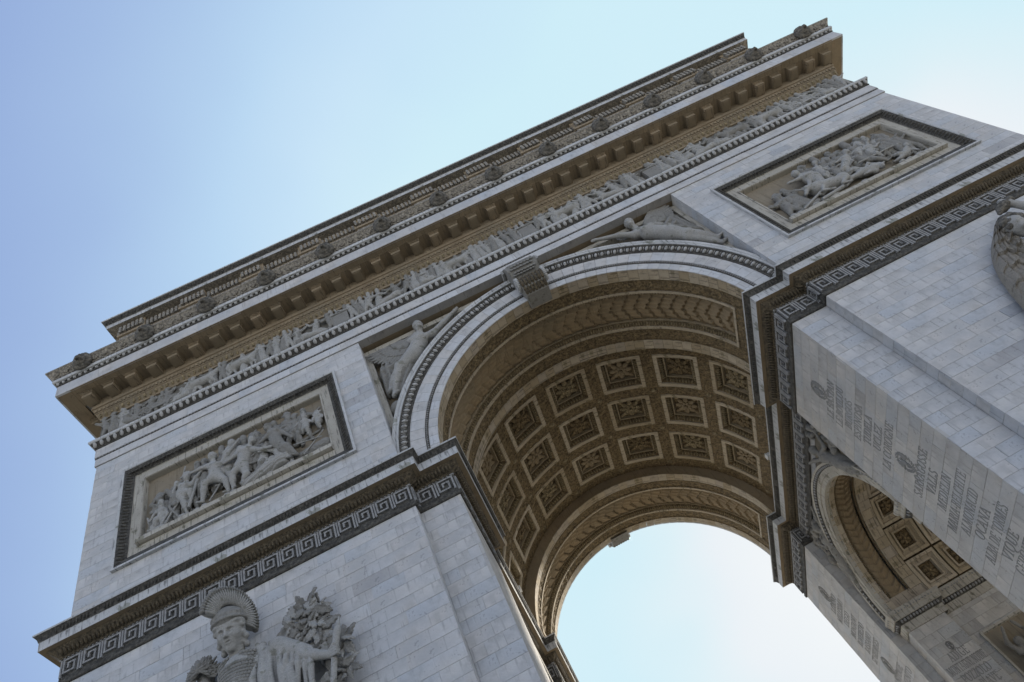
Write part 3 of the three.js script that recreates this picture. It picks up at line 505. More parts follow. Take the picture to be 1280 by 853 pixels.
{
  const g = group('bed_moulding', arch);
  new Mesher().sweep(rectPath, [[0.05, 35.08], [0.13, 35.09], [0.14, 35.18], [0.12, 35.20]]).build('lower_fillet', M.soffitLight, g);
  new Mesher().sweep(rectPath, [[0.12, 35.20], [0.16, 35.25], [0.22, 35.38], [0.30, 35.52]]).build('egg_bed', M.soffit, g);
  new Mesher().sweep(rectPath, [[0.30, 35.52], [0.34, 35.53], [0.34, 35.60], [0.32, 35.62], [0.40, 35.80], [0.40, 35.86]]).build('middle_fillet', M.soffit, g);
  new Mesher().sweep(rectPath, [[0.40, 35.86], [0.47, 35.88], [0.47, 36.0], [0.44, 36.02], [0.44, 36.60]]).build('modillion_band', M.soffit, g);
  const e = new Mesher(); rowOn(e, eggHalf, 0.30, 0.22, 35.36, 0.09, 0.14, 0.075, 0.6); e.build('egg_row', M.ochre, g, 'stuff');
  const d = new Mesher(), q = new THREE.BoxGeometry(1, 1, 1); rowOn(d, q, 0.22, 0.36, 35.70, 0.12, 0.15, 0.12, 0.3); d.build('dentil_row', M.soffit, g, 'stuff');
  // soffit slabs, one to each bay, with a small sunk panel
  const P = 1.166, slab = new Mesher(); slab.box(-P / 2 + 0.006, 0, 0, P / 2 - 0.006, 0.12, 1.22).box(-P / 2 + 0.012, -0.028, 0.80, P / 2 - 0.012, 0.02, 0.86).box(-P / 2 + 0.012, -0.022, 1.14, P / 2 - 0.012, 0.02, 1.21).box(-0.03, -0.02, 0.87, 0.03, 0.02, 1.13); const sg = slab.geo();
  const md = new Mesher();
  md.box(-0.27, -0.36, 0, 0.27, -0.13, 0.70).box(-0.305, -0.13, 0, 0.305, -0.075, 0.745).box(-0.34, -0.075, 0, 0.34, 0, 0.79);
  md.box(-0.21, -0.375, 0.05, 0.21, -0.36, 0.66).box(-0.2, -0.40, 0.42, 0.2, -0.375, 0.64);
  const mg = md.geo(), co = group('corona', arch);
  for (let k = -20; k < 20; k++) {
    const x = (k + 0.5) * P, a = put('soffit_slab', sg, [M.soffit, M.soffit, M.soffit, M.soffitLight][Math.floor(rnd() ** 1.8 * 4)], co); a.position.set(x, 36.58 + rr(-0.004, 0.004), 0.445);
    const o = put('modillion', mg, k % 3 ? M.soffit : M.soffitLight, arch); o.position.set(x, 36.58, 0.44);
  }
  for (const s of [-1, 1]) { new Mesher().box(s > 0 ? 20 * P + 0.006 : -24.08, 36.585, -3, s > 0 ? 24.08 : -20 * P - 0.006, 36.7, 1.66).build('soffit_slab', M.soffit, co); for (let k = 0; k < 4; k++) { const o = put('modillion', mg, M.soffit, arch); o.position.set(s * (XB + 0.44), 36.58, -0.75 - k * P); o.rotation.y = s * PI / 2; } }
  new Mesher().sweep(rectPath, [[0.5, 36.72], [1.64, 36.72], [1.64, 37.45]]).build('core', M.mortar, co);
  ashlar(co, [-XB - 1.68, 0, 1.68], 0, [36.575, 37.42], () => [[0, 2 * XB + 3.36]], M.wall.slice(0, 5), 'stone', 1.9, 2.8);
  for (const s of [-1, 1]) new Mesher().box(s > 0 ? XB + 1.60 : -XB - 1.685, 36.57, ZD - 1.6, s > 0 ? XB + 1.685 : -XB - 1.60, 37.42, 1.56).build('side_face', M.trim, co);
  new Mesher().sweep(rectPath, [[1.60, 37.42], [1.70, 37.42], [1.72, 37.46], [1.72, 37.62], [1.78, 37.64]]).build('bead_bed', M.crustShade, co);
  const b = new Mesher(); rowOn(b, eggHalf, 0.30, 1.76, 37.545, 0.085, 0.085, 0.075, 0); rowOn(b, q, 0.15, 1.75, 37.66, 0.07, 0.05, 0.06, 0); b.build('bead_row', M.egg, co, 'stuff');
  new Mesher().sweep(rectPath, [[1.78, 37.67], [1.86, 37.68], [1.88, 37.72], [1.88, 37.90], [1.84, 37.93]]).build('fillet', M.trim, co);
  // gutter moulding with palmettes, and its lion heads later
  new Mesher().sweep(rectPath, [[1.84, 37.92], [1.86, 38.0], [1.92, 38.12], [2.02, 38.26], [2.10, 38.36], [2.15, 38.40], [2.17, 38.42], [2.17, 38.52], [2.10, 38.54], [-0.3, 38.62]]).build('gutter', M.attic, co);
  const pm = new Mesher(), pt = new THREE.SphereGeometry(1, 5, 4), np = 92;
  for (let k = 0; k < np; k++) { const x = -XB - 1.9 + (k + 0.5) * (2 * XB + 3.8) / np; for (let j = -2; j <= 2; j++) { const an = j * 0.42; pm.add(pt, X(x + Math.sin(an) * 0.13, 38.07 + Math.cos(an) * 0.12, 1.95 + Math.cos(an) * 0.03, 0.045, 0.15 - Math.abs(j) * 0.02, 0.05, 0.62, 0, -an)); } for (const j of [-1, 1]) pm.add(pt, X(x + j * 0.14, 38.0, 1.90, 0.08, 0.05, 0.05, 0.6)); }
  pm.build('palmettes', M.attic, co, 'stuff');
}
// ---------------------------------------------------------------- attic
{
  const g = group('attic', arch);
  const off = 3.89, W = 0.78, path = []; const PZ = -0.05, BZ = 0.20;                     // front line breaking forward over each pilaster
  const xs = []; for (let k = -6; k < 6; k++) xs.push((k + 0.5) * off);
  path.push([XB, PZ]); for (const x of xs.slice().reverse()) path.push([x + W, PZ], [x + W, BZ], [x - W, BZ], [x - W, PZ]); path.push([-XB, PZ]);
  new Mesher().sweep(path, [[0, 38.5], [0, 43.05]], false).build('wall', M.attic, g);
  new Mesher().sweep(path, [[-0.1, 43.02], [0.10, 43.04], [0.12, 43.22], [0.0, 43.25], [0.0, 44.35]], false).build('ledge', M.soffitLight, g);
  const d = new Mesher(), q = new THREE.BoxGeometry(1, 1, 1);
  for (let x = -XB + 0.1; x < XB; x += 0.263) { const on = xs.some(c => Math.abs(x - c) < W - 0.04); d.add(q, X(x, 43.66, (on ? BZ : PZ) + 0.10, 0.16, 0.62, 0.22)); }
  d.build('dentil_row', M.attic, g, 'stuff');
  const ap = [[XB, 0.0], [-XB, 0.0], [-XB, ZD], [XB, ZD]];
  new Mesher().sweep(ap, [[-0.3, 44.30], [0.5, 44.30]]).build('cornice_soffit', M.attic, g);
  new Mesher().sweep(ap, [[0.5, 44.30], [0.51, 44.58], [0.54, 44.60]]).build('cornice_fascia', M.trim, g);
  new Mesher().sweep(ap, [[0.54, 44.60], [0.57, 44.70], [0.64, 44.84], [0.72, 44.97]]).build('cornice_moulding', M.crust, g);
  new Mesher().sweep(ap, [[0.72, 44.97], [0.75, 44.98], [0.75, 45.08], [-1.0, 45.12]]).build('top_fillet', M.trim, g);
  const lf = new Mesher(); for (let k = 0; k < 200; k++) lf.add(stripBall, X(-XB - 0.6 + (k + 0.5) * (2 * XB + 1.2) / 200, 44.80, 0.63, 0.075, 0.15, 0.05, 0.5)); lf.build('cornice_leaves', M.crust, g, 'stuff');
  for (const s of [-1, 1]) new Mesher().box(s > 0 ? XB - 0.35 : -XB, 38.5, ZD, s > 0 ? XB : -XB + 0.35, 44.4, -0.06).build('end_wall', M.attic, g);
  const core = new Mesher(); core.box(-XB + 0.4, 38.55, ZD + 0.3, XB - 0.4, 45.1, -0.4); core.box(-XB + 0.03, YA + 0.02, ZD + 0.03, XB - 0.03, 38.5, -0.98).box(-XB + 0.03, 31.99, -0.97, XB - 0.03, 38.45, 0.02); core.build('masonry_core', M.mortar, g);
}

// ---------------------------------------------------------------- the small arches through the sides
const SR = 4.22, SY = 14.46;
for (const s of [1, -1]) {
  const cross = group('side_arch', arch);
  cross.userData.label = s > 0 ? 'smaller coffered side arch opening off the passage' : undefined; if (s < 0) delete cross.userData.label;
  // local frame: local z points to the passage, local x along the depth; so a ring about local z is an arch facing the passage
  const TR = new THREE.Matrix4().makeRotationY(s > 0 ? -PI / 2 : PI / 2).setPosition(0, 0, ZM), turn = m => { const o = new Mesher(); const t = new THREE.BufferGeometry(); t.setAttribute('position', new THREE.BufferAttribute(new Float32Array(m.p), 3)); t.setAttribute('normal', new THREE.BufferAttribute(new Float32Array(m.n), 3)); return o.add(t, TR); };
  const F = -XR;                                   // wall plane in local z (passage side is +z)
  const sh = new THREE.Shape(); sh.moveTo(-5.25, 0.3); sh.lineTo(-4.3, 0.3); sh.lineTo(-4.3, SY); sh.absarc(0, SY, 4.3, PI, 0, true); sh.lineTo(4.3, 0.3); sh.lineTo(5.25, 0.3); sh.lineTo(5.25, 20.3); sh.lineTo(-5.25, 20.3); sh.closePath();
  const wl = new Mesher(); wl.add(new THREE.ExtrudeGeometry(sh, { depth: 0.3, bevelEnabled: false, curveSegments: 40 }), X(0, 0, F - 0.38)); turn(wl).build('spandrel_wall', M.field, cross);
  const wo = new Mesher(); wo.add(new THREE.ExtrudeGeometry(sh, { depth: 0.3, bevelEnabled: false, curveSegments: 40 }), X(0, 0, -XB + 0.02)); turn(wo).build('outer_wall', M.field, cross);
  const top = new Mesher().box(-4.86, 19.5, -XB + 0.3, 4.86, YA - 0.01, F - 0.05); turn(top).build('masonry_core', M.mortar, cross);
  const R = (p, m, nm, n = 48) => turn(new Mesher().ring(p, 0, PI, n, SY)).build(nm, m, cross);
  R([[SR, F - 0.1], [SR, F + 0.16], [4.46, F + 0.16], [4.47, F + 0.20], [4.70, F + 0.20]], M.trimWarm, 'archivolt_fascia');
  R([[4.70, F + 0.20], [4.72, F + 0.22], [4.86, F + 0.30]], M.crust, 'archivolt_egg_bed'); R([[4.86, F + 0.30], [4.97, F + 0.32], [4.98, F - 0.1]], M.trimWarm, 'archivolt_rim');
  const eg = new Mesher(); for (let k = 0; k < 74; k++) { const a = (k + 0.5) * PI / 74; eg.add(eggHalf, X(4.79 * Math.cos(a), SY + 4.79 * Math.sin(a), F + 0.26, 0.08, 0.06, 0.05, 0, 0, a)); } turn(eg).build('egg_row', M.key, cross, 'stuff');
  // soffit band with a guilloche panel
  const bz = F - 2.15, A0 = 8 * D2R, tn = wedge(SR, SR + 0.4, -0.42, 0, PI / 26), tn2 = wedge(SR, SR + 0.4, -0.62, 0, PI / 26), wd = new Mesher();
  for (let k = 0; k < 26; k++) for (const [gg, z] of [[tn, F + 0.05], [tn2, F - 1.52]]) { const o = put('voussoir', gg[k % 4], M.tan[Math.floor(rnd() * 5)], cross); o.matrixAutoUpdate = true; o.rotation.order = 'YXZ'; o.rotation.set(0, s > 0 ? -PI / 2 : PI / 2, (k + 0.5) * PI / 26); o.position.set(s > 0 ? -z : z, SY, ZM); }
  turn(new Mesher().ring([[SR + 0.05, F - 0.36], [SR + 0.05, F - 1.53]], 0, A0, 6, SY).ring([[SR + 0.05, F - 0.36], [SR + 0.05, F - 1.53]], PI - A0, PI, 6, SY)).build('band_foot', M.tan[4], cross);
  const gl = new Mesher(); gl.grid(420, 18, (u, v) => { const a = A0 + (PI - 2 * A0) * u, w = (v - 0.5) * 0.86, k = Math.abs(w) / 0.43, ph = a * SR / 0.36 + 0.7 * k, fr = ph - Math.floor(ph), h = (0.03 + 0.12 * (1 - fr) + 0.02 * Math.cos(k * 4 * PI)) * Math.sqrt(Math.max(0, 1 - k ** 5)), r = SR + 0.15 - h; return [r * Math.cos(a), SY + r * Math.sin(a), F - 0.93 + w]; });
  turn(gl).build('guilloche', M.leafwork, cross);
  const bd = new Mesher(); for (let k = 0; k < 130; k++) { const a = A0 + (PI - 2 * A0) * (k + 0.5) / 130; for (const z of [F - 0.42, F - 1.44]) bd.add(stripBall, X((SR + 0.02) * Math.cos(a), SY + (SR + 0.02) * Math.sin(a), z, 0.045)); } turn(bd).build('bead_row', M.brown, cross, 'stuff');
  // coffers of the side vault
  const RC = SR + 0.06, dA = PI / 8, cw = 1.66, ca = (dA * RC - 0.09) / 2, cz = (cw - 0.09) / 2;
  R([[RC + 0.02, bz + 0.08], [RC + 0.34, bz + 0.07], [RC + 0.34, -XB + 0.1]], M.brown, 'vault_ground', 40);
  const local = prof => { const q = new Mesher(), C = d => [[-ca + d, -cz + d], [ca - d, -cz + d], [ca - d, cz - d], [-ca + d, cz - d]], P = (c, r) => [r * Math.cos(c[0] / RC), r * Math.sin(c[0] / RC), c[1]]; for (let j = 0; j < prof.length - 1; j++) { const A = C(prof[j][0]), B = C(prof[j + 1][0]); for (let i = 0; i < 4; i++) { const k = (i + 1) % 4, n = i % 2 ? 1 : 5, L = (p, w, f) => [p[0] + (w[0] - p[0]) * f, p[1] + (w[1] - p[1]) * f]; for (let t = 0; t < n; t++) q.quad(P(L(A[i], A[k], t / n), prof[j][1]), P(L(A[i], A[k], (t + 1) / n), prof[j][1]), P(L(B[i], B[k], (t + 1) / n), prof[j + 1][1]), P(L(B[i], B[k], t / n), prof[j + 1][1])); } } return q; };
  const g1 = local([[0, RC + 0.06], [0, RC], [0.15, RC], [0.16, RC + 0.10], [0.30, RC + 0.14]]).geo(), g2 = local([[0.30, RC + 0.14], [0.30, RC + 0.08], [0.39, RC + 0.08], [0.40, RC + 0.30]]).geo();
  const g3 = new Mesher().quad([RC + 0.28, -0.45, -0.45], [RC + 0.28, 0.45, -0.45], [RC + 0.28, 0.45, 0.45], [RC + 0.28, -0.45, 0.45]).geo();
  const r4 = new Mesher(), pt = new THREE.SphereGeometry(1, 8, 6); for (let k = 0; k < 6; k++) { const a = k * PI / 3; r4.add(pt, X(RC + 0.22, Math.cos(a) * 0.2, Math.sin(a) * 0.2, 0.06, 0.15, 0.10, a, 0, 0)); } r4.add(pt, X(RC + 0.15, 0, 0, 0.06, 0.09, 0.09)); const g4 = r4.geo();
  const nx = s > 0 ? 7 : 3;
  for (let j = 0; j < nx; j++) for (let k = 0; k < 8; k++) {
    const z = bz - (j + 0.5) * cw, c = group('side_coffer', arch, [s > 0 ? -z : z, SY, ZM]); c.rotation.order = 'YXZ'; c.rotation.set(0, s > 0 ? -PI / 2 : PI / 2, (k + 0.5) * dA);
    put('frame', g1, M.tan[(j + k) % 5], c); put('fillet', g2, M.tan[(j * 3 + k) % 5], c); put('floor', g3, M.brown, c); put('rosette', g4, M.brown, c);
  }
  // jambs of the side passage: projecting pilaster, then a recessed wall with a relief, on both flanks
  for (const e of [1, -1]) {                       // e = 1: the flank that faces the viewer (far side)
    const zf = e > 0 ? -15.12 : -6.68, side = group('side_jamb', arch), sx = x => s * x;
    const box = (m, x0, y0, z0, x1, y1, z1) => m.box(Math.min(sx(x0), sx(x1)), y0, Math.min(z0, z1), Math.max(sx(x0), sx(x1)), y1, Math.max(z0, z1));
    const c = new Mesher(); box(c, XR + 0.03, 0, zf - e * 0.03, 9.73, 14.3, zf - e * 1.2); box(c, 9.70, 0, zf - e * 0.48, XB - 0.1, 14.45, zf - e * 1.3); c.build('masonry_core', M.mortar, side);
    if (e > 0) {
      const cs = courses(13.42, 16);
      if (s > 0) { ashlar(side, [7.80, 0, zf], 0, cs, () => [[0, 1.96]], M.pale, 'stone', 0.8, 1.2); ashlar(side, [9.76, 0, zf - 0.45], 0, courses(14.2, 17), () => [[0, 8]], M.pale); ashlar(side, [9.76, 0, zf], 90, cs, () => [[0, 0.45]], M.pale, 'stone', 1, 2); ashlar(side, [7.80, 0, zf - 0.3], -90, cs, () => [[0, 0.3]], M.pale, 'stone', 1, 2); }
      else ashlar(side, [-9.76, 0, zf], 0, cs, () => [[0, 1.96]], M.pale, 'stone', 0.8, 1.2);
    } else { const pl = new Mesher(); box(pl, XR - 0.02, 4, zf, 9.76, 13.42, zf - 0.06); box(pl, 9.76, 4, zf + 0.45, XB - 0.1, 14.4, zf + 0.40); pl.build('facing', M.pale[1], side); }
    // small impost moulding
    const pth = e > 0 ? [[10.9 + 11, zf - 0.45], [9.95, zf - 0.45], [9.95, zf - 0.0], [7.80, zf], [7.80, zf - 0.75]] : [[7.80, zf + 0.75], [7.80, zf], [9.95, zf], [9.95, zf + 0.45], [21.9, zf + 0.45]];
    const pp = pth.map(q => [s * q[0], q[1]]); if (s < 0) pp.reverse();
    new Mesher().sweep(pp, [[0, 13.42], [0.04, 13.43], [0.04, 13.78], [0.06, 13.80]], false).build('impost_neck', M.trimWarm, side);
    new Mesher().sweep(pp, [[0.06, 13.80], [0.10, 13.86], [0.18, 13.96], [0.20, 14.0]], false).build('impost_egg_bed', M.crust, side);
    new Mesher().sweep(pp, [[0.20, 14.0], [0.24, 14.02], [0.24, 14.20], [0.28, 14.24]], false).build('impost_fascia', M.trimWarm, side);
    new Mesher().sweep(pp, [[0.28, 14.24], [0.32, 14.34], [0.33, 14.44], [-0.3, 14.46]], false).build('impost_crown', M.trimWarm, side);
    const row = new Mesher(); for (let i = 0; i < pp.length - 1; i++) { const a = pp[i], b = pp[i + 1], L = Math.hypot(b[0] - a[0], b[1] - a[1]), dx = (b[0] - a[0]) / L, dz = (b[1] - a[1]) / L, n = Math.round(L / 0.17); for (let k = 0; k < n; k++) { const t = (k + 0.5) / n * L; row.add(stripBall, X(a[0] + dx * t + dz * 0.15, 13.91, a[1] + dz * t - dx * 0.15, 0.06, 0.08, 0.05, 0.6, Math.atan2(dz, -dx), 0)); row.add(stripBall, X(a[0] + dx * t + dz * 0.30, 14.30, a[1] + dz * t - dx * 0.30, 0.045, 0.045, 0.04)); } } row.build('impost_egg_row', M.key, side, 'stuff');
  }
}

// ---------------------------------------------------------------- carved inscriptions
const font = await new FontLoader().loadAsync('fonts/droid/droid_serif_regular.typeface.json');
function inscribe(word, cap, x, y, z, heading, parent, width) {
  const g = new TextGeometry(word, { font, size: cap / 0.72, depth: 0.012, curveSegments: 3, bevelEnabled: false }); g.computeBoundingBox();
  const b = g.boundingBox, w = b.max.x - b.min.x; g.translate(-(b.min.x + b.max.x) / 2, 0, -0.004); if (width) g.scale(width / w, 1, 1);
  const o = put('inscription', g, M.letter, parent); o.position.set(x, y, z); o.rotation.y = heading * D2R; return o;
}
// emblem: eagle with raised wings over a garland, cut in low relief
function emblem(h, x, y, z, heading, parent) {
  const m = new Mesher(), q = new THREE.SphereGeometry(1, 7, 5), k = h / 1.35;
  for (const s of [-1, 1]) for (let i = 0; i < 9; i++) { const a = 0.5 + i * 0.17, l = 0.40 * (1 - 0.045 * i); m.add(q, X(s * (0.08 + Math.sin(a) * l * 0.62) * k, (0.12 + Math.cos(a) * l * 0.7) * k, 0.012, 0.030 * k, l * 0.45 * k, 0.022, 0, 0, -s * a)); }
  m.add(q, X(0, 0.08 * k, 0.02, 0.10 * k, 0.20 * k, 0.05)).add(q, X(0.03 * k, 0.30 * k, 0.02, 0.06 * k, 0.07 * k, 0.045)).add(q, X(0.10 * k, 0.29 * k, 0.02, 0.04 * k, 0.02 * k, 0.03));
  for (let i = 0; i < 40; i++) { const a = i / 40 * 2 * PI, r = i % 2 ? 0.37 : 0.45; m.add(q, X(Math.cos(a) * r * 0.86 * k, (0.08 + Math.sin(a) * r * 1.12) * k, 0.004, 0.085 * k, 0.030 * k, 0.022, 0, 0, a + 1.0 + rr(-0.35, 0.35))); }
  for (const s of [-1, 1]) for (let i = 0; i < 10; i++) m.add(q, X(s * (0.05 + i * 0.05) * k, (-0.44 - 0.10 * Math.sin(i * 0.75) - i * 0.012) * k, 0, 0.055 * k, 0.024 * k, 0.016, 0, 0, s * (-0.7 * Math.cos(i * 0.75))));
  for (let i = 0; i < 3; i++) m.add(q, X((i - 1) * 0.07 * k, -0.16 * k, 0.014, 0.026 * k, 0.13 * k, 0.03, 0, 0, (i - 1) * -0.4));
  const o = put('eagle_emblem', m.geo(), M.letter, parent); o.position.set(x, y, z); o.rotation.y = heading * D2R; return o;
}
{
  const A = group('battle_names', arch); A.userData.label = 'column of battle names with eagle emblems on the front pier';
  const zc = -3.10, base = 17.51, st = 0.4905;
  [['LE BASTAN', 2.05], ['LE BOULOU', 2.15], ['BURGOS', 1.55], ['ESPINOSA', 1.95], ['TUDELA', 1.6], ['UCLEZ', 1.35], ['LA COROGNE', 2.5]].forEach(([t, w], i) => inscribe(t, 0.265, XI - 0.004, base - i * st, zc, -90, A, w));
  [['SARRAGOSSE', 2.55], ['VALLS', 1.25], ['MEDELIN', 1.85], ['MARIA-BELCHITE', 3.2], ['ALMONACID', 2.35], ['OCANA', 1.6], ['ALBA DE TORMÈS', 3.1], ['VIQUE', 1.5], ['GERONE', 1.75]].forEach(([t, w], i) => inscribe(t, 0.265, XI - 0.004, 13.10 - i * st, zc, -90, A, w));
  emblem(1.2, XI - 0.005, 18.28, zc, -90, A); emblem(1.15, XI - 0.005, 13.86, -3.2, -90, A);
  const B = group('battle_names', arch); B.userData.label = 'column of battle names with eagle emblems on the rear pier';
  const zr = -18.75; [['LOANO', 1.7], ['MILLESIMO', 2.2], ['DEGO', 1.3], ['MONDOVI', 2.1], ['ROVEREDO', 2.2], ['BASSANO', 1.9], ['ST GEORGES', 2.3]].forEach(([t, w], i) => inscribe(t, 0.265, XI - 0.004, base - i * st, zr, -90, B, w));
  emblem(1.2, XI - 0.005, 18.28, zr, -90, B); emblem(1.15, XI - 0.005, 13.86, zr, -90, B);
  ['MANTOUE', 'TAGLIAMENTO'].forEach((t, i) => inscribe(t, 0.265, XI - 0.004, 13.10 - i * st, zr, -90, B));
  const C = group('battle_names', arch); C.userData.label = 'battle names on the jamb of the side arch';
  [['ADIGE', 0.95], ['MONTAGNE NOIRE', 1.86], ['POZZOLO', 1.36], ['LA PIAVE', 1.3]].forEach(([t, w], i) => inscribe(t, 0.27, 8.79, 11.58 - i * 0.46, -15.116, 0, C, w));
  emblem(0.5, 8.79, 12.15, -15.115, 0, C);
}
// ---------------------------------------------------------------- floodlights standing on the cornice
for (const [s, lab] of [[1, 'small white floodlight on the cornice under the vault, beside the inscribed pier'], [-1, 'small white floodlight on the cornice under the vault, beside the plain pier']]) {
  const f = group('floodlight', scene, [s * 7.16, YI + 0.02, -10.85]); f.rotation.y = s > 0 ? -PI / 2 : PI / 2; tag(f, lab, 'floodlight', 'floodlights on the inner cornice');
  new Mesher().box(-0.13, 0.06, -0.09, 0.13, 0.26, 0.09).box(-0.15, 0.04, 0.09, 0.15, 0.28, 0.12).build('housing', M.lampBody, f);
  new Mesher().box(-0.12, 0.07, 0.121, 0.12, 0.25, 0.128).build('lens', M.lampGlass, f);
  new Mesher().box(-0.17, 0, -0.03, -0.15, 0.16, 0.03).box(0.15, 0, -0.03, 0.17, 0.16, 0.03).box(-0.17, -0.02, -0.04, 0.17, 0, 0.04).build('bracket', M.lampBody, f);
}
